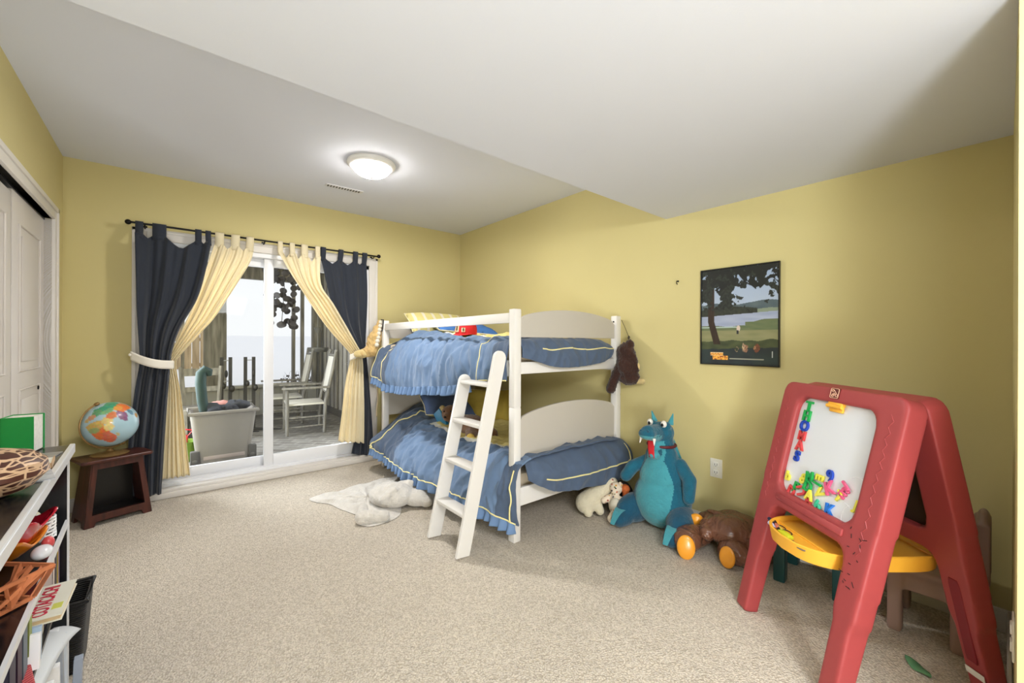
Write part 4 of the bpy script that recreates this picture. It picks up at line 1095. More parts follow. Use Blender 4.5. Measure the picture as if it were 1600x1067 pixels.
# ================================================================== BROWN VINYL BEAR
vb_m, N, L, bs = node_mat('brown_vinyl', .24)
bs.inputs['Base Color'].default_value = s2l((116, 76, 57))+(1,); bs.inputs['Coat Weight'].default_value = .3; bs.inputs['Coat Roughness'].default_value = .2
t = N.new('ShaderNodeTexCoord'); n = N.new('ShaderNodeTexNoise'); n.inputs['Scale'].default_value = 16; n.inputs['Detail'].default_value = 3; n.inputs['Distortion'].default_value = 1.2
L.new(t.outputs['Object'], n.inputs['Vector']); bp = N.new('ShaderNodeBump'); bp.inputs['Strength'].default_value = .8; bp.inputs['Distance'].default_value = .03
L.new(n.outputs['Fac'], bp.inputs['Height']); L.new(bp.outputs[0], bs.inputs['Normal'])
orv = mat('orange_vinyl', (240, 160, 44), .3, coat=.3, bump=(14, .3, .01))
vb = thing('beanbag_bear', 'glossy brown vinyl beanbag bear with orange soles slumped on the carpet against the right wall', 'beanbag', (2.52, 1.02, 0))
def lumpy(c): return .010*nz(c.x*9, c.y*9, c.z*9)-.008*abs(nz(c.x*20, c.y*14, c.z*20))
b_ = MB().ell((2.585, 1.00, .105), (.12, .20, .105), rotm(0, 0, radians(-5))).ell((2.50, 1.03, .13), (.13, .14, .085)).ell((2.575, 1.17, .09), (.09, .085, .085))
b_.ell((2.56, .87, .09), (.10, .09, .085))
for v_ in b_.bm.verts: v_.co.z = max(.004, v_.co.z)
blob(b_, 'body', vb_m, vb, .010, 4, lumpy)
def foot(c, r, rz, padc, padr, padn):
    g = MB().ell(c, r, rotm(0, 0, rz)).caps(c, (c[0]+.16, c[1]-.03, c[2]), r[2], r[2]*.8)
    for v_ in g.bm.verts: v_.co.z = max(.004, v_.co.z)
    o = blob(g, 'leg', vb_m, vb, .009, 4, lumpy)
    # sole: flattened disc on the outer end
    d = Vector(padn).normalized(); q = d.to_track_quat('Z', 'Y').to_matrix().to_4x4()
    MB().ell(padc, (padr[0], padr[1], .014), q, 24, 10).build('orange_sole', orv, o)
    return o
foot((2.33, 1.185, .070), (.105, .085, .072), radians(20), (2.243, 1.150, .062), (.048, .066, .0), (-.85, -.45, .15))
foot((2.40, .955, .066), (.085, .085, .068), radians(10), (2.315, .958, .060), (.044, .056, .0), (-.95, .12, .15))
g = MB().caps((2.45, 1.12, .13), (2.39, 1.10, .115), .052, .045); blob(g, 'arm', vb_m, vb, .009, 3, lumpy)
g = MB().caps((2.50, .90, .12), (2.44, .87, .10), .05, .04); blob(g, 'arm', vb_m, vb, .009, 3, lumpy)
MB().ell((2.475, 1.205, .135), (.026, .042, .038), rotm(0, 0, radians(25))).build('orange_muzzle', orv, vb)
MB().ell((2.49, 1.15, .155), (.02, .016, .02)).ell((2.54, 1.12, .19), (.02, .05, .012)).build('ear', vb_m, vb)

# ================================================================== EASEL
PH = .878
EC = Vector((2.097, .392, 0)); EB, EH = .275, 1.008
eu = Vector((cos(PH), sin(PH), 0)); en = Vector((sin(PH), -cos(PH), 0))
red_m = mat('red_moulded_plastic', (160, 64, 65), .45, bump=(45, .08, .003), var=(5, .04), spec=.4)
red2_m = mat('dark_red_inner_plastic', (128, 22, 34), .5)
ez = thing('toy_easel', 'red plastic double-sided children\'s easel with white magnet board and yellow tray', 'easel', EC)
def easel_frame(sign):
    """local frame of a leaf: X=u, Y=up the slope, Z=outward normal"""
    bf = EC + en*(sign*EB); tf = EC + Vector((0, 0, EH)) + en*(sign*.03)
    w_ = (tf-bf).normalized(); nn = (eu.cross(w_)); 
    if nn.dot(en)*sign < 0: nn = -nn
    ux = w_.cross(nn)
    return Matrix(((ux.x, w_.x, nn.x, bf.x), (ux.y, w_.y, nn.y, bf.y), (ux.z, w_.z, nn.z, bf.z), (0, 0, 0, 1))), (tf-bf).length
def leaf(sign, name):
    M, Ln = easel_frame(sign)
    b = MB()
    # moulded A-frame leaf: one closed outline with a rounded board opening, thick as a hollow plastic part
    for s_ in (1, -1):
        for (y0, y1, h0, h1) in ((0.0, .26, .037, .036), (.26, .30, .036, .046), (.30, .62, .046, .053)):
            n = 8
            for i in range(n):
                t = (i+.5)/n; hw = h0+(h1-h0)*t
                b.box(s_*.25-hw, s_*.25+hw, y0+(y1-y0)*i/n-.002, y0+(y1-y0)*(i+1)/n+.002, -.036, .036)
        b.box(s_*.2525-.0525, s_*.2525+.0525, .60, 1.0, -.036, .036)
    b.box(-.27, .27, .505, .580, -.036, .036).box(-.258, .258, .998, 1.060, -.036, .036)
    # rounded corners of the opening and of the leg arch
    def fillet(cx, cy, r, qx, qy):
        pts = [(cx, cy)] + [(cx+qx*r-qx*r*cos(a), cy+qy*r-qy*r*sin(a)) for a in [pi/2*i/8 for i in range(9)]]
        b.prism(pts, -.034, .034)
    for s_ in (1, -1):
        fillet(s_*.198, .578, .055, -s_, 1); fillet(s_*.198, 1.0, .055, -s_, -1); fillet(s_*.198, .507, .05, -s_, -1)
        b.lathe([(.048, -.036), (.048, .036)], (s_*.257, 1.012, 0), 32)
    o = blob(b, name, red_m, None, .0062, 9, factor=.5)
    L = o.location.copy(); o.data.transform(TR(L)); o.location = (0, 0, 0)
    me = o.data
    # taper the lower leg ends to a chamfered foot and cut them level with the floor
    Mi = TR(-EC) @ M
    for v_ in me.vertices:
        c = v_.co
        s_ = 1 if c.x > 0 else -1
        if c.y < .30: c.z *= .86+.14*smoothstep((c.y)/.30)
    me.transform(Mi)
    for v_ in me.vertices: v_.co.z = max(v_.co.z, .001)
    o.parent = ez
    return o, M
f1, M1 = leaf(-1, 'front_leaf')
f2, M2 = leaf(1, 'rear_leaf')
# long recessed slots in the rear legs
for s_ in (1, -1):
    x = s_*.25
    MB().prism([(x-.016, .15), (x+.016, .15), (x+.018, .17), (x+.018, .42), (x+.014, .44), (x-.014, .44), (x-.018, .42), (x-.018, .17)], -.0385, -.0335, M2).build('leg_recess', red2_m, f2, bevel=.002)
    MB().prism([(x-.016, .15), (x+.016, .15), (x+.018, .17), (x+.018, .42), (x+.014, .44), (x-.014, .44), (x-.018, .42), (x-.018, .17)], .0335, .0385, M2).build('leg_recess', red2_m, f2, bevel=.002)
def rrect(x0, x1, y0, y1, r, n=8):
    pts = []
    for cx_, cy_, a0 in ((x1-r, y1-r, 0), (x0+r, y1-r, 90), (x0+r, y0+r, 180), (x1-r, y0+r, 270)):
        for i in range(n+1):
            a = radians(a0+90*i/n); pts.append((cx_+r*cos(a), cy_+r*sin(a)))
    return pts
board_m = mat('white_magnet_board', (220, 222, 226), .12, coat=.4)
sgn1 = 1 if (M1.to_3x3() @ Vector((1, 0, 0))).dot(eu) > 0 else -1
bdo = MB().prism(rrect(-.225, .225, .575, 1.005, .05), .006, .012, M1).build('magnet_board', board_m, ez, smooth=False)
MB().prism(rrect(-.22, .22, .57, 1.0, .05), .000, .006, M2).prism(rrect(-.22, .22, .57, 1.0, .05), -.012, -.004, M2).build('chalk_board', mat('dark_brown_board', (44, 30, 22), .6), ez, smooth=False)
MB().prism(rrect(-.22, .22, .57, 1.0, .05), -.012, -.004, M1).build('rear_board_skin', mat('dark_brown_board', (44, 30, 22), .6), ez, smooth=False)
scw = MB()
for x, y in ((-.19, .60), (.19, .60), (-.19, .97), (.19, .97), (-.21, .80), (.21, .80)):
    scw.lathe([(0, 0), (.007, 0), (.006, .004), (0, .005)], (0, 0, 0), 10, M2 @ TR((x, y, -.0165)) @ rotm(pi, 0, 0))
scw.build('screws', silver_m, ez)
lr = MB().box(-.18, .18, .533, .562, .030, .044, .006, M1).build('ledge_rib', red_m, f1)
# embossed zigzag on the frame uprights
for x0 in (-.256, .256):
    random.seed(4)
    pts = [M1 @ Vector((x0+(.007 if i % 2 else -.007)+random.uniform(-.003, .003), .50+.0205*i, .0352)) for i in range(25)]
    MB().tube(pts, .0022, 6).build('embossed_zigzag', red_m, f1)
def rscr():
    random.seed(21); m_ = MB()
    for i in range(16):
        x = -.235+random.uniform(-.035, .035)*1; y = random.uniform(.38, .60); a = random.uniform(0, 3.1); l = random.uniform(.004, .018)
        p = M1 @ Vector((x*sgn1, y, .0368)); q = M1 @ Vector((x*sgn1+l*cos(a), y+l*sin(a), .0368))
        m_.tube([p, q], .0012, 5)
    return m_
rscr().build('scuff_marks', mat('black_scuff', (40, 16, 18), .8), f1)
MB().box(-.058, .058, .098, .122, .035, .038, .002, M2 @ TR((-sgn1*0, 0, 0)) @ TR(((-.25 if (M2.to_3x3() @ Vector((1, 0, 0))).dot(eu) > 0 else .25), 0, -.0735)) @ Matrix.Diagonal((.5, 1, 1, 1))).build('white_label', mat('white_label', (232, 226, 218), .6), f2)
# emblem on top bar
em = MB().prism(rrect(-.022, .022, 1.014, 1.056, .006), .034, .040, M1).build('emblem_plate', mat('dark_red_brown_emblem', (92, 30, 24), .5), f1, smooth=False)
ln_m = mat('pale_emblem_lines', (226, 178, 150), .5)
el = MB()
def emb(x, y): return M1 @ Vector((x*sgn1*-1 if False else x, 1.035+y, .0405))
fl_ = -sgn1   # keep the drawing readable from the front
def E_(x, y): return M1 @ Vector((x*fl_*-1, 1.035+y, .0405))
el.tube([E_(a, b) for a, b in rrect(-.020, .020, -.019, .019, .005, 4)], .0012, 5, closed=True)
for cx_, cy_, r_ in ((-.011, -.008, .0055), (.007, -.009, .0055), (.010, .010, .0045), (.0015, -.003, .004)):
    el.tube([E_(cx_+r_*cos(a), cy_+r_*sin(a)) for a in [2*pi*i/16 for i in range(16)]], .0011, 5, closed=True)
el.tube([E_(-.010, -.001), E_(.004, .012), E_(.010, .014)], .0013, 5).tube([E_(.004, -.004), E_(.013, -.014)], .0012, 5)
el.build('emblem_lines', ln_m, f1)
# yellow clip
ck = thing('yellow_clip', 'yellow plastic paper clip at the top middle of the white magnet board', 'clip', M1 @ Vector((0, .985, .02)))
yel_m = mat('yellow_moulded_plastic', (244, 178, 56), .4, bump=(40, .06, .003))
MB().box(-.036, .036, .984, 1.008, .012, .030, .004, M1).box(-.033, .035, .962, .984, .012, .022, .004, M1).build('clip_plate', yel_m, ck)
MB().tube([M1 @ Vector((-.04, .984, .026)), M1 @ Vector((.036, .984, .026))], .008, 10).build('clip_roll', yel_m, ck)
# tray
ty = MB()
def tray_ring(k, z, off):
    pts = []
    hx = .180-off; n = 60
    for i in range(n):
        a = 2*pi*i/n; ca, sa = cos(a), sin(a)
        e = 5.0
        x = hx*abs(ca)**(2/e)*(1 if ca > 0 else -1)
        yv = (abs(sa)**(2/e))*(1 if sa > 0 else -1)
        bow = 1-.22*(x/hx)**2
        yy = yv*((.290 if yv < 0 else .255)*bow-off)
        p = EC + eu*x*k + en*yy*k; pts.append(ty.bm.verts.new((p.x, p.y, z)))
    return pts
R_ = [tray_ring(.965, .398, 0), tray_ring(1.0, .452, 0), tray_ring(1, .455, .004), tray_ring(1, .452, .010), tray_ring(.985, .436, .012)]
fs = []
for a, b in zip(R_[:-1], R_[1:]):
    for j in range(60): fs.append(ty.bm.faces.new((a[j], a[(j+1) % 60], b[(j+1) % 60], b[j])))
fs.append(ty.bm.faces.new(list(reversed(R_[0])))); fs.append(ty.bm.faces.new(R_[-1]))
tro = ty.build('tray', yel_m, ez, bevel=0)
rl = MB()
for d_ in (-.19, .19):
    p0, p1 = EC+eu*.16+en*d_, EC-eu*.16+en*d_
    rl.bar((p0.x, p0.y, .438), (p1.x, p1.y, .438), .012, .008, bev=.003)
rl.build('tray_rib', yel_m, tro)
def on_tray(x, y, z=.436): p = EC+eu*x+en*y; return Vector((p.x, p.y, z))
def crayon(name, label, cat, a, b, r, rgb):
    p, q = on_tray(*a, .436+r), on_tray(*b, .436+r)
    m_ = MB().tube([p, q], r, 10).cone(q, q+(q-p).normalized()*r*2.5, r*.9, r*.2, 10)
    return tag(m_.build(name, mat('crayon_%d_%d_%d' % rgb, rgb, .5), smooth=True), label, cat, 'markers in the front of the yellow easel tray')
crayon('marker', 'dark navy marker at the left end of the easel tray', 'marker', (.165, -.225), (.105, -.245), .008, (28, 30, 66))
crayon('marker', 'black marker lying beside the navy one in the easel tray', 'marker', (.15, -.215), (.06, -.25), .007, (24, 20, 22))
crayon('marker', 'thin black marker lying rightmost in the easel tray', 'marker', (-.02, -.268), (-.115, -.245), .005, (30, 24, 22))
crayon('marker', 'lilac white capped marker at the far left of the easel tray', 'marker', (.125, -.25), (.10, -.252), .008, (196, 196, 226))
crayon('marker', 'pinkish red short marker left of the lime chalk holder in the easel tray', 'marker', (.105, -.235), (.075, -.245), .008, (206, 116, 96))
crayon('chalk', 'yellow chalk stick in the middle of the easel tray', 'chalk', (.09, -.235), (.045, -.245), .007, (222, 204, 84))
lime = MB().box(-.032, .032, -.014, .014, 0, .016, .005, TR(on_tray(.015, -.255)) @ rotm(0, 0, PH))
tag(lime.build('chalk_holder', mat('lime_yellow_plastic', (206, 212, 44), .4)), 'lime yellow chalk holder in the middle of the easel tray', 'chalk holder')
gl_ = MB().tube([on_tray(.09+.022*cos(a), -.222+.012*sin(a), .440) for a in [2*pi*i/20 for i in range(20)]], .002, 6, closed=True).tube([on_tray(.045+.022*cos(a), -.226+.012*sin(a), .440) for a in [2*pi*i/20 for i in range(20)]], .002, 6, closed=True)
gl_.tube([on_tray(.068, -.223, .440), on_tray(.066, -.225, .442)], .002, 6)
tag(gl_.build('toy_glasses', mat('brown_wire', (70, 44, 22), .5)), 'small brown wire toy glasses lying in the easel tray', 'glasses')
ky = MB().tube([on_tray(-.075+.03*cos(a), -.262+.010*sin(a), .440) for a in [2*pi*i/20 for i in range(20)]], .003, 6, closed=True).tube([on_tray(-.03, -.255, .44), on_tray(-.05, -.262, .44)], .004, 6)
tag(ky.build('toy_ring', mat('grey_brown_plastic', (110, 96, 80), .5)), 'grey-brown oval ring toy at the right end of the easel tray', 'ring')

# ---- magnetic letters
font_cache = {}
def letter_mesh(ch, size):
    cu = bpy.data.curves.new('t', 'FONT'); cu.body = ch; cu.size = size; cu.extrude = .0035; cu.offset = size*.02; cu.bevel_depth = .0008
    cu.align_x = 'CENTER'; cu.align_y = 'CENTER'
    ob = bpy.data.objects.new('t', cu); COL.objects.link(ob)
    dg = bpy.context.evaluated_depsgraph_get(); dg.update()
    me = bpy.data.meshes.new_from_object(ob.evaluated_get(dg)); bpy.data.objects.remove(ob); bpy.data.curves.remove(cu)
    xs = [v.co.x for v in me.vertices]; ys = [v.co.y for v in me.vertices]
    cx_, cy_ = (min(xs)+max(xs))/2, (min(ys)+max(ys))/2
    for v in me.vertices: v.co.x -= cx_; v.co.y -= cy_
    return me
LC = {'green': (20, 158, 72), 'blue': (22, 62, 168), 'red': (206, 64, 66), 'yellow': (228, 218, 76), 'pink': (222, 88, 128), 'aqua green': (60, 180, 140), 'bright blue': (28, 110, 200)}
# screen right is -u : letters must read from the front
xdir = -eu
M3 = M1.to_3x3(); wv = Vector((M3[0][1], M3[1][1], M3[2][1])); nv = Vector((M3[0][2], M3[1][2], M3[2][2]))
bf1 = M1.translation.copy()
def magnet(ch, colr, u, w_, rot, size, label, lift=0):
    me = letter_mesh(ch, size)
    m_ = mat('magnet_'+colr.replace(' ', '_'), LC[colr], .35)
    me.materials.clear(); me.materials.append(m_)
    nm = 'magnetic_number' if ch.isdigit() else 'magnetic_letter'
    me.name = nm
    o = bpy.data.objects.new(nm, me); COL.objects.link(o)
    R0 = Matrix(((xdir.x, wv.x, nv.x, 0), (xdir.y, wv.y, nv.y, 0), (xdir.z, wv.z, nv.z, 0), (0, 0, 0, 1)))
    pos = bf1 + eu*u + wv*w_ + nv*(.0165+lift)
    o.matrix_basis = TR(pos) @ R0 @ rotm(0, 0, radians(rot))
    return tag(o, label, 'magnetic letter' if not ch.isdigit() else 'magnetic number', 'magnetic letters on the easel board')
col_ = .148
for ch, colr, w_, lb in (('T', 'green', .962, 'green magnetic letter T at the top of the vertical name'), ('H', 'green', .921, 'green magnetic letter H below the T of the vertical name'),
                         ('O', 'blue', .876, 'dark blue magnetic letter O in the vertical name'), ('M', 'red', .832, 'red magnetic letter M under the blue O of the vertical name'),
                         ('A', 'red', .790, 'red magnetic letter A in the vertical name'), ('S', 'blue', .741, 'dark blue magnetic letter S at the foot of the vertical name')):
    magnet(ch, colr, col_, w_, {'S': -6, 'A': 4}.get(ch, 0), .062 if ch != 'M' else .055, lb)
for ch, colr, u_, w_, rt, sz, lb, lf_ in (
    ('b', 'yellow', .170, .645, 0, .055, 'yellow magnetic letter b alone at the far left of the heap of letters', 0),
    ('8', 'yellow', .082, .662, -20, .06, 'yellow magnetic number 8 leaning against the green M in the heap', 0),
    ('P', 'green', .108, .614, -8, .062, 'green magnetic letter P at the left of the heap, above a red one', .0),
    ('M', 'green', .043, .683, 10, .052, 'green magnetic letter M in the upper middle of the heap', .008),
    ('D', 'green', .045, .642, -12, .060, 'green magnetic letter D below the green M in the heap', .004),
    ('E', 'yellow', .000, .693, -90, .052, 'yellow magnetic letter E lying on its side right of the green M', 0),
    ('I', 'green', -.002, .668, 84, .052, 'green magnetic letter I lying flat across the middle of the heap', .006),
    ('9', 'blue', -.046, .716, 22, .062, 'dark blue magnetic number 9 at the top of the heap', 0),
    ('K', 'pink', -.063, .674, 30, .068, 'pink magnetic letter K in the right of the heap', .004),
    ('D', 'red', .132, .590, -16, .056, 'red magnetic letter D at the lower left of the heap', 0),
    ('U', 'red', .075, .613, 115, .060, 'red magnetic letter U tilted below the green P and D', .003),
    ('A', 'yellow', .025, .612, 0, .056, 'yellow magnetic letter A in the lower middle of the heap', .006),
    ('V', 'yellow', -.015, .638, -40, .062, 'yellow magnetic letter V spread right of the yellow A', 0),
    ('B', 'red', .028, .588, 14, .055, 'red magnetic letter B at the bottom of the heap', .0),
    ('6', 'aqua green', -.022, .590, 24, .056, 'aqua green magnetic number 6 at the bottom edge of the heap', .003),
    ('L', 'yellow', -.100, .660, 150, .052, 'yellow magnetic letter L between the pink K and the pink m', 0),
    ('m', 'pink', -.122, .678, 60, .058, 'pink magnetic small letter m at the right of the heap', .0),
    ('1', 'pink', -.130, .706, 55, .054, 'pink magnetic number 1 touching the pink m', .006),
    ('K', 'bright blue', -.082, .594, 6, .064, 'bright blue magnetic letter K at the bottom of the board', 0),
    ('J', 'yellow', -.180, .650, -8, .050, 'yellow magnetic letter J alone near the lower right corner of the board', 0)):
    magnet(ch, colr, u_, w_, rt, sz, lb, lf_)
scr = MB()
for (cu_, cw_, r_, a0, a1) in ((-.165, .70, .05, 20, 130), (-.13, .60, .045, -60, 90), (-.18, .60, .05, 120, 220)):
    scr.tube([bf1+eu*(cu_-r_*cos(radians(a0+(a1-a0)*i/16)))+wv*(cw_+r_*sin(radians(a0+(a1-a0)*i/16)))+nv*.0122 for i in range(17)], .0011, 5)
scr.build('erased_marker_swirl', mat('faint_white_ink', (242, 243, 247), .3), ez)

# ================================================================== PLASTIC STOOL / TABLE / CHAIR
dg_m = mat('dark_green_plastic', (22, 62, 62), .4)
gt = thing('toy_table', 'small dark green plastic play table standing behind the red easel', 'table', (2.52, .62, 0), radians(4))
MB().prism(rrect(-.16, .20, -.15, .16, .04), .30, .34).build('table_top', dg_m, gt, local=True, bevel=.006)
for (x, y) in ((-.095, .125), (-.09, -.115), (.15, .12), (.15, -.11)):
    MB().box(x-.032, x+.032, y-.026, y+.026, 0, .31, .008).build('leg', dg_m, gt, local=True)
tp_m = mat('taupe_moulded_plastic', (150, 124, 116), .5, bump=(40, .05, .003))
ch = thing('toy_chair', 'taupe plastic child\'s chair standing in the corner behind the red easel', 'chair', (2.50, .20, 0), radians(0))
b_ = MB()
b_.box(-.14, .155, -.12, .14, .255, .285, .01)
def cleg(x, y, sx, sy):
    n = 10
    for i in range(n):
        t = i/n
        b_.box(x-.030-.008*t+sx*.012*(1-t), x+.030+.008*t+sx*.012*(1-t), y-.024, y+.024, .256*t, .256*(t+1/n)+.004)
cleg(-.10, .10, -1, 1); cleg(-.10, -.085, -1, -1); cleg(.11, .10, 1, 1); cleg(.11, -.085, 1, -1)
b_.box(-.13, -.075, -.11, .12, .185, .27).box(-.14, .15, .085, .125, .20, .27).box(-.14, .15, -.11, -.075, .20, .27)
blob(b_, 'seat_and_legs', tp_m, ch, .0075, 6, local=True) if False else None
b2 = MB()
b_.bm.transform(TR((2.50, .20, 0)))
blob(b_, 'seat_and_legs', tp_m, ch, .0075, 6)
bb = MB()
bb.box(2.47, 2.51, .035, .085, .26, .50).box(2.61, 2.65, .035, .085, .26, .50)
bb.box(2.47, 2.65, .035, .075, .30, .50).ell((2.56, .055, .49), (.09, .022, .05))
blob(bb, 'backrest', tp_m, ch, .0075, 6)
LA, LB = Vector((2.188, .245, .006)), Vector((2.120, .170, .006))
ldr = (LB-LA); lsd = Vector((-ldr.y, ldr.x, 0)).normalized()
lfm = MB().grid(lambda u, v: LA+ldr*v+lsd*((u-.5)*.042*sin(pi*min(.999, v+.001))**.7)+Vector((0, 0, .008*sin(u*pi)+.004*sin(v*9))), 6, 14)
tag(lfm.build('green_leaf', mat('leaf_green_fabric', (84, 132, 92), .7), solid=.003), 'small green fabric leaf lying on the carpet in front of the easel legs', 'leaf')
# ================================================================== POSTER
po = thing('framed_poster', 'black framed poster of a pine tree by a lake hanging on the yellow right wall', 'poster', (W, 1.06, 1.38))
def prn(u, v):
    """printed picture: u 0..1 left to right, v 0..1 bottom to top"""
    def mix(a, b, t): return tuple(a[i]+(b[i]-a[i])*t for i in range(3))
    sky = mix((196, 202, 206), (150, 168, 196), v)
    c = sky
    hill = .62+.03*nz(u*3, 1)+.02*u
    if v < hill: c = mix((66, 82, 92), (100, 112, 112), .5+.5*nz(u*9, v*20))
    if v < .565+.01*nz(u*5, 7) and u > .62: c = (128, 140, 120)
    if v < .57+.03*math.sin(min(1, u/.75)*3.1) and u < .75: c = mix((36, 42, 38), (62, 66, 54), .5+.5*nz(u*30, v*30))
    if v < .50+.035*u: c = mix((140, 150, 176), (170, 178, 196), .5+.5*nz(u*4, v*30))
    if v < .40+.03*nz(u*4, 3)+(.06*u if u > .6 else 0): c = mix((88, 104, 72), (112, 118, 84), .5+.5*nz(u*8, v*40))
    if abs(v-.385) < .006 and u < .5: c = (170, 188, 180)
    if v < .35: c = mix((120, 122, 84), (146, 142, 104), .5+.5*nz(u*5, v*26))
    if v < .235+.02*nz(u*6, 9)+.02*u: c = mix((50, 58, 40), (84, 92, 58), .5+.5*nz(u*9, v*22))
    if v < .15+.01*nz(u*10, 2)+.03*u: c = mix((34, 38, 44), (46, 62, 60), .5+.5*nz(u*7, v*9))
    # trunk
    cx = .135 + (.09*max(0, .45-v)/.25 if v < .45 else 0); wd = .045+.02*max(0, (.45-v))
    if .205 < v and abs(u-cx) < wd: c = mix((38, 28, 24), (64, 48, 38), .5+.5*nz(u*60, v*12))
    # foliage
    d = fbm(u*7, v*9, 2.0, 5)*.9 + .35*nz(u*2.5, v*3, 5)
    top = (v-.50)*1.15 - max(0, u-.55)*1.0 - (.0 if u > .0 else 0)
    if v > .52 and d + top*1.0 > .16 + .12*abs(nz(u*22, v*22)): c = mix((22, 26, 24), (56, 62, 56), .5+.5*nz(u*40, v*40))
    if v > .80+.10*nz(u*6, 4) and fbm(u*14, v*14, 3)+.25 > 0.05: c = (26, 30, 30)
    # small figures
    if (u-.51)**2/.0006+(v-.372)**2/.0009 < 1: c = (204, 186, 170)
    if abs(u-.50) < .014 and .315 < v < .352: c = (40, 42, 46)
    for cx_, cy_, a, b, cc_ in ((.60, .165, .045, .045, (168, 124, 96)), (.575, .175, .018, .05, (206, 176, 140)), (.745, .165, .045, .05, (120, 66, 44)), (.72, .17, .02, .025, (186, 132, 92)), (.49, .155, .028, .03, (170, 150, 116))):
        k_ = ((u-cx_)/(a*.8))**2+((v-cy_)/(b*.85))**2+.9*nz(u*45, v*45)
        if k_ < 1: c = mix(cc_, (70, 52, 44), max(0, min(1, .35+.8*nz(u*70, v*60))))
    if ((u-.49)/.018)**2+((v-.157)/.02)**2 < 1: c = (52, 60, 44)
    # orange lettering block and white line
    if .13 < u < .37 and .045 < v < .12:
        r1 = v > .085 and u < .31; r2 = v <= .085 and u > .16
        if r1 or r2:
            k = nz(u*95, v*70, 3)+.5*nz(u*40, v*20)
            c = (244, 176, 70) if k > -.16 else (150, 70, 40)
        if r1 and (v > .114 or v < .09): c = (236, 206, 160)
    if .39 < u < .83 and .052 < v < .062: c = (150, 150, 134)
    if .925 < u < .932 and .08 < v < .14: c = (190, 196, 190)
    return c
pw_, ph_ = .445, .60
pm_ = MB(); NU, NV = 190, 260
lay = pm_.bm.loops.layers.color.new('col') if False else None
vs = [[pm_.bm.verts.new((-.012, pw_/2-pw_*i/NU, -ph_/2+ph_*j/NV)) for i in range(NU+1)] for j in range(NV+1)]
for j in range(NV):
    for i in range(NU): pm_.bm.faces.new((vs[j][i], vs[j][i+1], vs[j+1][i+1], vs[j+1][i]))
pic = pm_.build('printed_picture', attr_mat('printed_poster', .35, .15), po, local=True, smooth=False)
ca = pic.data.color_attributes.new('col', 'FLOAT_COLOR', 'POINT')
for v_ in pic.data.vertices:
    c = prn((pw_/2-v_.co.y)/pw_, (v_.co.z+ph_/2)/ph_); ca.data[v_.index].color = s2l(c)+(1,)
MB().box(-.0115, 0, -pw_/2-.002, pw_/2+.002, -ph_/2-.002, ph_/2+.002).build('backing_board', black_m, po, local=True, smooth=False)
frm = MB()
for (a, b, c, d) in ((-pw_/2-.006, -pw_/2, -ph_/2-.006, ph_/2+.006), (pw_/2, pw_/2+.006, -ph_/2-.006, ph_/2+.006), (-pw_/2, pw_/2, -ph_/2-.006, -ph_/2), (-pw_/2, pw_/2, ph_/2, ph_/2+.006)):
    frm.box(-.018, 0, a, b, c, d)
frm.build('frame', black_m, po, local=True, smooth=False)

# ================================================================== SIDE TABLE + GLOBE
tb_ = thing('side_table', 'small dark mahogany stool-like table with open magazine space under the globe', 'table', (-.285, 3.955, 0), radians(20))
TZ = .43
MB().prism(rrect(-.185, .185, -.125, .125, .02), TZ-.022, TZ).build('table_top', mahog_m, tb_, local=True, bevel=.006)
def panel(pts, t0, t1, M, name): MB().prism(pts, t0, t1, M).build(name, mahog_m, tb_, local=True, smooth=False, bevel=.003)
YZ = lambda x: Matrix(((0, 0, 1, x), (1, 0, 0, 0), (0, 1, 0, 0), (0, 0, 0, 1)))
for s_ in (-1, 1):
    pts = [(-.125, 0), (-.07, 0), (-.06, .035), (.06, .035), (.07, 0), (.125, 0), (.095, TZ-.02), (-.095, TZ-.02)]
    m_ = MB().prism(pts, -.010, .010, YZ(0))
    for v_ in m_.bm.verts: v_.co.x += s_*(.165-.045*v_.co.z/TZ)
    m_.build('side_panel', mahog_m, tb_, local=True, smooth=False, bevel=.003)
XZ = lambda y: Matrix(((1, 0, 0, 0), (0, 0, 1, y), (0, 1, 0, 0), (0, 0, 0, 1)))
for yy in (-1, 1):
    fr_ = MB()
    def fy(z): return yy*(.118-.028*z/TZ)
    def piece(pts):
        m0 = len(fr_.bm.verts)
        fr_.prism(pts, -.009, .009, XZ(0))
        fr_.bm.verts.ensure_lookup_table()
        for v_ in fr_.bm.verts[m0:]: v_.co.y += fy(v_.co.z)
    piece([(-.172, 0), (-.125, 0), (-.115, .03), (.115, .03), (.125, 0), (.172, 0), (.165, .075), (-.165, .075)])
    piece([(-.130, TZ-.065), (.130, TZ-.065), (.125, TZ-.02), (-.125, TZ-.02)])
    piece([(-.165, .07), (-.135, .07), (-.103, TZ-.06), (-.128, TZ-.06)])
    piece([(.135, .07), (.165, .07), (.128, TZ-.06), (.103, TZ-.06)])
    fr_.build('front_frame' if yy < 0 else 'rear_frame', mahog_m, tb_, local=True, smooth=False, bevel=.002)
MB().box(-.14, .14, -.095, .095, .06, .075).build('bottom_shelf', mat('black_interior', (14, 12, 12), .3), tb_, local=True, smooth=False)
MB().box(-.125, .125, .06, .066, .07, TZ-.03).build('back_board', mat('black_interior', (14, 12, 12), .3), tb_, local=True, smooth=False)

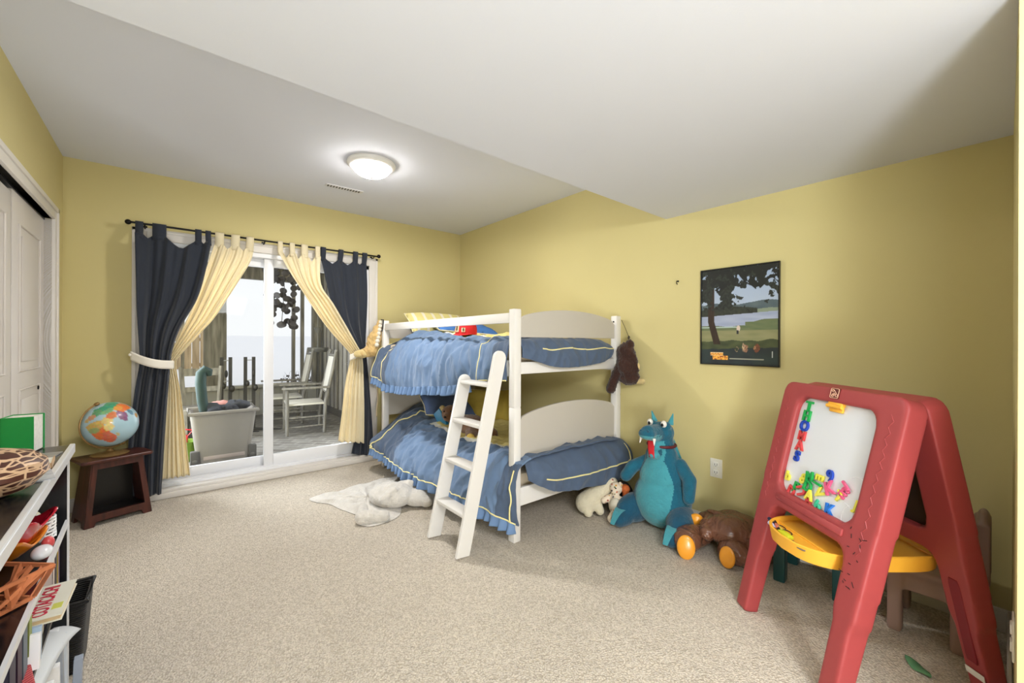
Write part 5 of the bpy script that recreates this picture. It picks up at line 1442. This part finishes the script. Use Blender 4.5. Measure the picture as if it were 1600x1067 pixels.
gb = thing('globe', 'tilted colourful world globe on a bronze stand on top of the dark side table', 'globe', (-.30, 3.965, TZ))
bronze = mat('bronze_brown_metal', (150, 118, 72), .4, metal=.5)
MB().lathe([(0, 0), (.098, 0), (.10, .004), (.09, .009), (.05, .013), (.02, .024), (.012, .04), (0, .042)], n=40).build('stand_base', bronze, gb, local=True)
GC = Vector((0, 0, .208)); GR = .150
tilt = rotm(radians(8), radians(-24), 0)
axis = (tilt @ Vector((0, 0, 1)))
sph = MB().ell((0, 0, 0), GR, u=128, v=72)
sph.bm.transform(TR(GC))
go = sph.build('sphere', attr_mat('globe_map', .35, .3), gb, local=True)
lands = [(20, 5, 18, 22, (226, 120, 58)), (15, 22, 24, 11, (206, 172, 90)), (28, -18, 13, 18, (214, 108, 78)), (10, 12, 12, 8, (150, 170, 110)), (40, 8, 10, 10, (226, 206, 130)),
         (45, 25, 13, 11, (226, 196, 120)), (60, 32, 14, 9, (224, 132, 80)), (78, 21, 11, 13, (132, 88, 124)), (77, 10, 5, 9, (132, 88, 124)),
         (70, 58, 50, 15, (66, 158, 126)), (110, 60, 34, 14, (70, 164, 128)), (30, 55, 20, 10, (104, 160, 112)), (60, 47, 20, 7, (120, 176, 130)), (104, 36, 24, 14, (232, 126, 60)), (90, 42, 14, 8, (232, 160, 80)), (118, 30, 8, 10, (232, 126, 60)), (128, 43, 6, 6, (190, 170, 110)),
         (102, 16, 7, 10, (90, 130, 150)), (140, 38, 4, 7, (208, 110, 120)), (112, 0, 8, 6, (200, 150, 90)), (134, -25, 18, 12, (214, 130, 140)), (10, 46, 12, 7, (206, 150, 110)), (-4, 40, 6, 5, (214, 180, 110)), (-60, -10, 16, 20, (150, 170, 90)), (-95, 45, 28, 18, (196, 130, 100)), (47, -19, 3, 6, (200, 180, 130)), (-42, 72, 14, 9, (226, 226, 220))]
inv_t = tilt.inverted(); LON0 = 55
ga = go.data.color_attributes.new('col', 'FLOAT_COLOR', 'POINT')
fwd = math.degrees(math.atan2(-.80, .25))    # world azimuth that faces the room
for v_ in go.data.vertices:
    p = inv_t @ (v_.co-GC); p.normalize()
    lat = math.degrees(math.asin(max(-1, min(1, p.z)))); lon = math.degrees(math.atan2(p.y, p.x)) - fwd + LON0
    lon = (lon+180) % 360-180
    c = (168, 200, 212); k = .5+.5*nz(p.x*3, p.y*3, p.z*3); c = tuple(c[i]+(14*k-6) for i in range(3))
    wob = .22*fbm(p.x*4, p.y*4, p.z*4, 4)
    for (lo_, la_, a, b, cc_) in lands:
        dx = ((lon-lo_+180) % 360-180)*cos(radians(lat))/max(.3, cos(radians(la_)))
        if (dx/a)**2+((lat-la_)/b)**2 < 1+wob*2: c = cc_; c = tuple(max(0, min(255, cc_[i]+26*nz(p.x*14+i, p.y*14, p.z*14))) for i in range(3))
    ga.data[v_.index].color = s2l(c)+(1,)
side = axis.cross(Vector((0, 1, 0))).normalized()
pd = Vector((-.62, -.35, 0)); pd = (pd - axis*pd.dot(axis)).normalized()
arm = [GC + (axis*cos(a)+pd*sin(a))*(GR+.010) for a in [pi*i/28 for i in range(29)]]
MB().tube(arm, .0055, 8).build('meridian_arm', bronze, gb, local=True)
MB().ell(GC+axis*(GR+.010), (.016, .016, .012), tilt).ell(GC-axis*(GR+.010), (.012, .012, .010), tilt).build('pole_cap', bronze, gb, local=True)
MB().tube([(0, 0, .035), GC+Vector((0, 0, -GR-.008))], .009, 10).build('stem', bronze, gb, local=True)

# ================================================================== BOOKCASE AND CONTENTS
BK = thing('bookcase', 'low black bookcase with silver front edges standing along the left wall', 'bookcase', (-.259, 2.13, 0), radians(1.76))
BL, BD = 1.45, .285     # length toward the viewer, depth to the wall
ZT, ZS = .845, .590
def B(x0, x1, y0, y1, z0, z1, name, m=shelf_m, bev=0):
    return MB().box(x0, x1, y0, y1, z0, z1, bev).build(name, m, BK, local=True, smooth=False)
tpb = B(-BD, .0, -BL, .0, ZT-.030, ZT, 'top_board')
B(-.006, .008, -BL, .008, ZT-.030, ZT+.002, 'silver_edge', silver_m, .003)
ep = B(-BD, -.008, -.032, -.012, 0, ZT-.030, 'end_panel')
B(-.008, -.004, -.032, -.012, 0, ZT-.030, 'end_edge', mat('white_edge_strip', (220, 220, 222), .4))
B(-BD, -.008, -BL, -BL+.02, 0, ZT-.03, 'end_panel')
B(-BD+.006, -.012, -BL+.02, -.032, ZS-.018, ZS, 'shelf')
B(-.012, -.004, -BL+.02, -.032, ZS-.018, ZS+.001, 'shelf_edge', mat('white_edge_strip', (220, 220, 222), .4))
B(-BD+.006, -.012, -BL+.02, -.032, .38-.012, .38, 'shelf')
B(-BD+.006, -.02, -BL+.02, -.032, .03, .05, 'bottom_board')
B(-BD, -BD+.006, -BL+.02, -.032, .0, ZT-.03, 'back_board')
KB = BK.matrix_basis.copy()
def kp(x, y, z): return KB @ Vector((x, y, z))

# carved gourd bowl
gm_, N, L, bs = node_mat('carved_gourd', .45)
t = N.new('ShaderNodeTexCoord'); mp = N.new('ShaderNodeMapping'); mp.inputs['Scale'].default_value = (1, 1, 1.7); L.new(t.outputs['Object'], mp.inputs[0])
v1 = N.new('ShaderNodeTexVoronoi'); v1.feature = 'DISTANCE_TO_EDGE'; v1.inputs['Scale'].default_value = 27; L.new(mp.outputs[0], v1.inputs['Vector'])
n1 = N.new('ShaderNodeTexNoise'); n1.inputs['Scale'].default_value = 8; n1.inputs['Distortion'].default_value = 2; L.new(mp.outputs[0], n1.inputs['Vector'])
wv1 = N.new('ShaderNodeTexWave'); wv1.bands_direction = 'Z'; wv1.inputs['Scale'].default_value = 14; wv1.inputs['Distortion'].default_value = 9; L.new(mp.outputs[0], wv1.inputs['Vector'])
r1 = N.new('ShaderNodeMapRange'); r1.inputs[1].default_value = .045; r1.inputs[2].default_value = .075; r1.inputs[3].default_value = 1; r1.inputs[4].default_value = 0; L.new(v1.outputs['Distance'], r1.inputs[0])
r2 = N.new('ShaderNodeMapRange'); r2.inputs[1].default_value = .78; r2.inputs[2].default_value = .84; L.new(wv1.outputs['Fac'], r2.inputs[0])
mxx = N.new('ShaderNodeMath'); mxx.operation = 'MAXIMUM'; L.new(r1.outputs[0], mxx.inputs[0]); L.new(r2.outputs[0], mxx.inputs[1])
mc = N.new('ShaderNodeMix'); mc.data_type = 'RGBA'; mc.inputs[6].default_value = s2l((74, 36, 26))+(1,); mc.inputs[7].default_value = s2l((206, 172, 140))+(1,)
L.new(mxx.outputs[0], mc.inputs[0]); L.new(mc.outputs[2], bs.inputs['Base Color'])
gp = kp(-.095, -.60, ZT)
gd = thing('gourd_bowl', 'round carved gourd bowl with brown and cream pattern on top of the bookcase', 'bowl', gp)
MB().lathe([(0, .001), (.04, .001), (.085, .018), (.112, .05), (.108, .078), (.085, .098), (.05, .108), (.0, .110)], n=48).build('bowl_body', gm_, gd, local=True)
def boxthing(name, label, cat, c, s_, rot, mats, bev=.002, group=None, m=None):
    """closed book/box placed by centre; rot=(rx,ry,rz)"""
    M = TR(Vector(c)) @ rotm(*[radians(a) for a in rot])
    mb = MB().box(-s_[0]/2, s_[0]/2, -s_[1]/2, s_[1]/2, -s_[2]/2, s_[2]/2, bev)
    mb.bm.transform(M)
    return tag(mb.build(name, mats, smooth=False), label, cat, group)
paper_m = mat('white_page_edges', (222, 220, 214), .8, var=(90, .10))
def book(label, c, s_, rot, rgb, group=None, name='book', rough=.5, text=None, tcol=(190, 40, 60)):
    """s_=(thickness, width, height) local; pages peep out of three sides"""
    o = bpy.data.objects.new(name, None); COL.objects.link(o)
    o.matrix_basis = TR(Vector(c)) @ rotm(*[radians(a) for a in rot]); tag(o, label, 'book', group)
    t_, w_, h_ = s_; cv = mat('cover_%d_%d_%d' % rgb, rgb, rough, var=(12, .06))
    cm = MB().box(-t_/2, -t_/2+.0025, -w_/2, w_/2, -h_/2, h_/2).box(t_/2-.0025, t_/2, -w_/2, w_/2, -h_/2, h_/2).box(-t_/2, t_/2, -w_/2, -w_/2+.003, -h_/2, h_/2)
    cm.build('cover', cv, o, local=True, smooth=False)
    MB().box(-t_/2+.0025, t_/2-.0025, -w_/2+.003, w_/2-.004, -h_/2+.003, h_/2-.003).build('pages', paper_m, o, local=True, smooth=False)
    return o
p = kp(-.165, -.30, ZT)
gx = book('bright green hardback set standing upright at the back of the bookcase top', (-.365, 2.085, ZT+.061), (.085, .075, .120), (0, 0, 262), (16, 140, 62))
book('flat orange and white picture book lying near the front edge of the bookcase top', (-.285, 1.83, ZT+.007), (.05, .11, .014), (0, 0, 5), (206, 170, 130), name='picture_book')
boxthing('photo_print', 'loose glossy photo print lying under the gourd bowl on the bookcase top', 'photo', (-.285, 1.68, ZT+.002), (.09, .13, .003), (0, 0, 12), mat('glossy_print', (186, 190, 200), .2, var=(30, .3)), 0)
boxthing('photo_print', 'second grey photo print near the green books on the bookcase top', 'photo', (-.33, 1.96, ZT+.002), (.12, .10, .003), (0, 0, -8), mat('grey_print', (140, 138, 136), .3, var=(20, .3)), 0)

# shelf with glossy dish, shells and orange basket
sp_ = Vector((-.375, 1.80, ZS))
dz = thing('glass_dish', 'glossy red and orange ruffled glass dish on the upper shelf of the bookcase', 'dish', sp_)
redg = mat('red_art_glass', (196, 26, 48), .08, coat=.6); org = mat('amber_art_glass', (222, 132, 30), .1, coat=.6)
def ruf(r0, r1, z0, z1, nw, am):
    return lambda u, v: Vector(((r0+(r1-r0)*v)*cos(2*pi*u)*(1+am*v*sin(nw*2*pi*u)), (r0+(r1-r0)*v)*sin(2*pi*u)*(1+am*v*sin(nw*2*pi*u)), z0+(z1-z0)*v**1.5+.014*v*sin(nw*2*pi*u)))
MB().grid(ruf(.02, .115, .008, .11, 6, .10), 96, 14).build('red_rim', redg, dz, local=True, solid=.005)
MB().grid(ruf(.015, .10, .002, .06, 5, .08), 80, 10).build('amber_base', org, dz, local=True, solid=.005)
q = Vector((-.35, 2.02, ZS))
shl = MB().lathe([(0, 0), (.028, .005), (.040, .035), (.032, .06), (.012, .085), (0, .09)], q, 28)
for v_ in shl.bm.verts: v_.co += Vector((.006*nz(v_.co.x*60, v_.co.y*60, v_.co.z*60), 0, 0))
tag(shl.build('sea_shell', mat('cream_shell', (214, 204, 180), .4, var=(30, .25))), 'cream sea shell behind the red dish on the upper bookcase shelf', 'shell')
q = Vector((-.305, 1.93, ZS))
lc = MB()
for i in range(7):
    lc.tube([q+Vector((.035*cos(a), .035*sin(a), .01+i*.010)) for a in [2*pi*j/18+i*.3 for j in range(18)]], .003, 5, closed=True)
for j in range(9):
    a = 2*pi*j/9; lc.tube([q+Vector((.035*cos(a+k*.2), .035*sin(a+k*.2), .006+k*.012)) for k in range(6)], .003, 5)
tag(lc.build('lace_candle_holder', mat('white_openwork', (232, 232, 234), .4)), 'white openwork cup right of the red dish on the upper bookcase shelf', 'candle holder')
q = Vector((-.272, 1.78, ZS))
tag(MB().ell(q+Vector((0, -.02, .022)), (.022, .034, .018)).build('reflection_solid', mat('white_reflection_gloss', (226, 228, 234), .2)), 'white solid shaped as a reflection on the upper bookcase shelf near its far end', 'reflection')  # solid modelled in place of a whitish reflection on the shelf
q = Vector((-.272, 1.84, ZS))
tag(MB().ell(q+Vector((0, 0, .02)), (.014, .014, .018)).build('red_berry', mat('coral_red_bead', (214, 84, 88), .3)), 'coral red bead beside the white openwork cup', 'bead')
# orange strip basket sticking out over the shelf edge
ob = thing('strip_basket', 'orange-brown open woven strip basket sticking out over the bookcase shelf edge', 'basket', (-.214, 1.505, ZS), radians(-42))
om = mat('orange_wood_strip', (206, 124, 80), .5, var=(30, .2))
random.seed(5)
s1 = MB()
def bc(x, y, k): return (-.10+(x+.10)*k, -.14+(y+.14)*k)
bx = [(-.20, -.28), (0, -.28), (0, 0), (-.20, 0)]
for z_, k_ in ((.008, .80), (.072, 1.0)):
    for (a, b) in zip(bx, bx[1:]+bx[:1]):
        A_, B_ = bc(*a, k_), bc(*b, k_)
        s1.bar((*A_, z_), (*B_, z_), .005, .009)
for (a, b) in zip(bx, bx[1:]+bx[:1]):
    nn_ = 5
    for i in range(nn_+1):
        t0 = i/nn_
        P_ = (a[0]+(b[0]-a[0])*t0, a[1]+(b[1]-a[1])*t0)
        if i in (0, 2, 4): s1.bar((*bc(*P_, .80), .008), (*bc(*P_, 1.0), .075), .005, .010)
        for k2 in range(2):
            t1 = min(1, max(0, t0+random.uniform(-.35, .35)))
            Q_ = (a[0]+(b[0]-a[0])*t1, a[1]+(b[1]-a[1])*t1)
            s1.bar((*bc(*P_, .82), .010), (*bc(*Q_, 1.0), .070), .005, random.choice((.005, .007, .009)))
for i in range(9):
    A_ = bc(-.20, -.28+.28*i/8+random.uniform(-.02, .02), .8); B_ = bc(0, -.28+.28*i/8+random.uniform(-.03, .03), .8)
    s1.bar((*A_, .006), (*B_, .006), .005, .006)
s1.build('strips', om, ob, local=True, smooth=False)

# books on the middle shelf (z .30)
Z3 = .38
rows = [(-.075, .016, .17, .185, (150, 122, 156), 'thin lilac paperback standing at the far end of the middle bookcase shelf'),
        (-.098, .018, .16, .175, (206, 170, 70), 'thin mustard book standing next to the lilac paperback'),
        (-.135, .030, .18, .170, (58, 50, 54), 'charcoal book standing left of the mustard one on the middle shelf'),
        (-.180, .030, .18, .160, (214, 196, 190), 'pinkish white book standing at the end of the cream red-lettered book'),
        (-.285, .034, .18, .062, (226, 224, 220), 'low white book under the right end of the cream red-lettered book'),
        (-.325, .040, .18, .060, (74, 48, 90), 'low dark purple book under the cream red-lettered book'),
        (-.372, .044, .18, .062, (226, 214, 190), 'low sand-coloured book under the cream red-lettered book'),
        (-.420, .046, .18, .060, (112, 70, 48), 'low chestnut brown book under the left end of the cream red-lettered book'),
        (-.54, .04, .18, .165, (150, 160, 84), 'olive green book standing behind the leaning booklets'),
        (-.60, .05, .18, .165, (96, 108, 122), 'slate blue book on the middle shelf toward the viewer'),
        (-.66, .05, .18, .160, (60, 36, 60), 'plum coloured book on the middle shelf toward the viewer'),
        (-.73, .06, .18, .165, (52, 48, 70), 'indigo book nearest the viewer on the middle shelf')]
for (y, t_, w_, h_, rgb, lb) in rows:
    o = book(lb, (0, 0, 0), (t_-.003, w_, h_), (0, 0, 0), rgb, 'books on the middle bookcase shelf')
    o.matrix_basis = TR(kp(-.022-w_/2, y, Z3+h_/2+.001)) @ rotm(0, 0, radians(91.76))
# cream book lying on top of them, red lettering, sticking out
cbk = thing('cream_picture_book', 'flat cream book with red capital lettering sticking out of the bookcase above the other books', 'book', (0, 0, 0))
P00 = Vector((-.255, 1.70, .545)); 
dy = Vector((.012, .345, .012)).normalized(); dx_ = Vector((1, -.05, .0)); dx_ = (dx_-dy*dx_.dot(dy)).normalized(); dzv = dx_.cross(dy)
cbk.matrix_basis = Matrix(((dx_.x, dy.x, dzv.x, -.300), (dx_.y, dy.y, dzv.y, 1.772), (dx_.z, dy.z, dzv.z, .458), (0, 0, 0, 1)))
MB().box(-.10, .082, -.098, .098, .004, .007).box(-.10, .082, -.098, .098, -.010, -.007).box(-.10, -.096, -.098, .098, -.01, .007).build('cover', mat('cream_cover', (226, 222, 206), .5, var=(8, .04)), cbk, local=True, smooth=False)
MB().box(-.096, .079, -.094, .094, -.007, .004).build('pages', mat('tan_pages', (206, 178, 136), .8), cbk, local=True, smooth=False)
def text_obj(body, size, m, parent, M, ext=.0004, name='lettering'):
    cu = bpy.data.curves.new('t', 'FONT'); cu.body = body; cu.size = size; cu.extrude = ext; cu.offset = size*.02; cu.align_x = 'CENTER'; cu.align_y = 'CENTER'
    ob_ = bpy.data.objects.new('t', cu); COL.objects.link(ob_)
    dg = bpy.context.evaluated_depsgraph_get(); dg.update()
    me = bpy.data.meshes.new_from_object(ob_.evaluated_get(dg)); bpy.data.objects.remove(ob_); bpy.data.curves.remove(cu)
    me.transform(M); me.materials.clear(); me.materials.append(m)
    o = bpy.data.objects.new(name, me); COL.objects.link(o); o.parent = parent
    return o
text_obj('COTACACHI', .030, mat('crimson_ink', (196, 34, 62), .5), cbk, TR((.036, .0, .0078)) @ rotm(0, 0, radians(90)) @ Matrix.Diagonal((.95, 1.5, 1, 1)))
MB().box(.055, .075, -.06, -.03, .007, .0078).build('yellow_picture', mat('lime_print', (206, 206, 96), .5), cbk, local=True, smooth=False)
for i, (y, rgb, lb) in enumerate(((1.665, (170, 190, 214), 'pale blue booklet leaning left of the cream red-lettered book'), (1.650, (236, 236, 240), 'white stapled booklet leaning at the left edge of the cream red-lettered book'))):
    mb = MB().box(-.16, .0, -.007, .007, 0, .085, .001); mb.bm.transform(TR((-.250+.004*i, y-.055-.022*i, Z3+.004)) @ rotm(radians(-8), 0, 0))
    tag(mb.build('booklet', mat('booklet_%d' % i, rgb, .4), smooth=False), lb, 'booklet')
# lower shelf: magazines leaning out
Z4 = .05
mags = [(-.10, (232, 234, 238), 'white magazine leaning in the bottom shelf, second from the far end'), (-.135, (206, 214, 224), 'pale blue-grey magazine leaning in the bottom shelf'),
        (-.17, (236, 232, 226), 'ivory magazine leaning in the bottom shelf between grey ones'), (-.205, (150, 156, 166), 'mid grey folder leaning in the bottom shelf'),
        (-.245, (196, 206, 216), 'silvery blue binder leaning in the bottom shelf'), (-.29, (238, 238, 240), 'thick bright white folder in the bottom shelf'),
        (-.34, (214, 190, 140), 'manila folder in the bottom shelf beside white papers'), (-.385, (232, 232, 232), 'plain white paper stack standing in the bottom shelf')]
for i, (y, rgb, lb) in enumerate(mags):
    h_ = .235-.012*(i % 3); w_ = .20
    mb = MB().box(-.010, .010, -w_/2, w_/2, 0, h_, .002)
    mb.bm.transform(TR(kp(-.012-w_/2+.02*(i % 2), y-.03, Z4+.002)) @ rotm(0, 0, radians(91.76)) @ rotm(0, radians(-10+2*(i % 3)), 0))
    tag(mb.build('magazine', mat('mag_%d' % i, rgb, .35, var=(40, .05)), smooth=False), lb, 'magazine', 'papers in the bottom bookcase shelf')
# big sheet curving over
cs = MB().grid(lambda u, v: Vector((-.285+.062*u-.03*v, 2.02-.36*v, .262+.050*v+.022*sin(v*3.1)-.03*u*u)), 6, 24)
tag(cs.build('large_paper', mat('bright_paper', (206, 209, 212), .5), solid=.003), 'large curled white sheet of paper lying over the magazines at the shelf opening', 'paper')
tag(boxthing('grey_binder', 'grey ring binder standing on the carpet against the far end of the bookcase', 'binder', (-.228, 2.00, .075), (.022, .03, .148), (0, 2, 2), mat('grey_binder_cover', (150, 158, 172), .4)), None)
# herringbone album
hb, N, L, bs = node_mat('red_herringbone', .7)
t = N.new('ShaderNodeTexCoord'); wv2 = N.new('ShaderNodeTexWave'); wv2.bands_direction = 'Y'; wv2.inputs['Scale'].default_value = 26; wv2.inputs['Distortion'].default_value = 0
pp_ = N.new('ShaderNodeSeparateXYZ'); L.new(t.outputs['Object'], pp_.inputs[0])
pg = N.new('ShaderNodeMath'); pg.operation = 'PINGPONG'; pg.inputs[1].default_value = .03; L.new(pp_.outputs['X'], pg.inputs[0])
ad = N.new('ShaderNodeMath'); ad.operation = 'ADD'; L.new(pg.outputs[0], ad.inputs[0]); L.new(pp_.outputs['Y'], ad.inputs[1])
cbm = N.new('ShaderNodeCombineXYZ'); L.new(ad.outputs[0], cbm.inputs['Y']); L.new(cbm.outputs[0], wv2.inputs['Vector'])
rr_ = N.new('ShaderNodeValToRGB'); rr_.color_ramp.elements[0].position = .4; rr_.color_ramp.elements[0].color = s2l((150, 46, 54))+(1,); rr_.color_ramp.elements[1].position = .6; rr_.color_ramp.elements[1].color = s2l((206, 92, 92))+(1,)
L.new(wv2.outputs['Fac'], rr_.inputs[0]); L.new(rr_.outputs[0], bs.inputs['Base Color'])
al = thing('fabric_album', 'red and plum herringbone fabric album sticking out low from the bookcase', 'album', (-.30, 1.52, .385))
ap = [(-.330, 1.70), (-.262, 1.577), (-.238, 1.478), (-.238, 1.33), (-.40, 1.33), (-.40, 1.70)]
MB().prism(ap, .383, .403).build('cover', hb, al, smooth=False, bevel=.003)
MB().prism([(-.332, 1.698), (-.266, 1.578), (-.33, 1.45), (-.40, 1.40), (-.40, 1.698)], .403, .405).build('plum_panel', mat('plum_fabric', (84, 36, 66), .7, var=(60, .2)), al, smooth=False)
MB().bar((-.330, 1.703, .400), (-.260, 1.577, .400), .005, .012).build('white_binding', mat('white_binding', (226, 214, 214), .6), al, smooth=False)

# wicker basket beyond the bookcase end
wk, N, L, bs = node_mat('black_wicker', .5)
bs.inputs['Base Color'].default_value = s2l((40, 38, 38))+(1,)
t = N.new('ShaderNodeTexCoord'); w1 = N.new('ShaderNodeTexWave'); w1.bands_direction = 'Z'; w1.inputs['Scale'].default_value = 40; w1.inputs['Distortion'].default_value = 1.5; w1.inputs['Detail Scale'].default_value = 6
L.new(t.outputs['Object'], w1.inputs['Vector']); bp = N.new('ShaderNodeBump'); bp.inputs['Distance'].default_value = .01; L.new(w1.outputs['Fac'], bp.inputs['Height']); L.new(bp.outputs[0], bs.inputs['Normal'])
wb_ = thing('wicker_basket', 'black wicker waste basket standing at the far end of the bookcase', 'basket', (-.332, 2.258, 0))
tb2 = MB(); tapered(tb2, -.11, .11, -.10, .10, .0, .26, .84, th=.008, r=.02); tb2.build('basket_body', wk, wb_, local=True)
MB().tube([(-.11, -.10, .26), (.11, -.10, .26), (.11, .10, .26), (-.11, .10, .26)], .008, 8, closed=True).build('rim', wk, wb_, local=True)
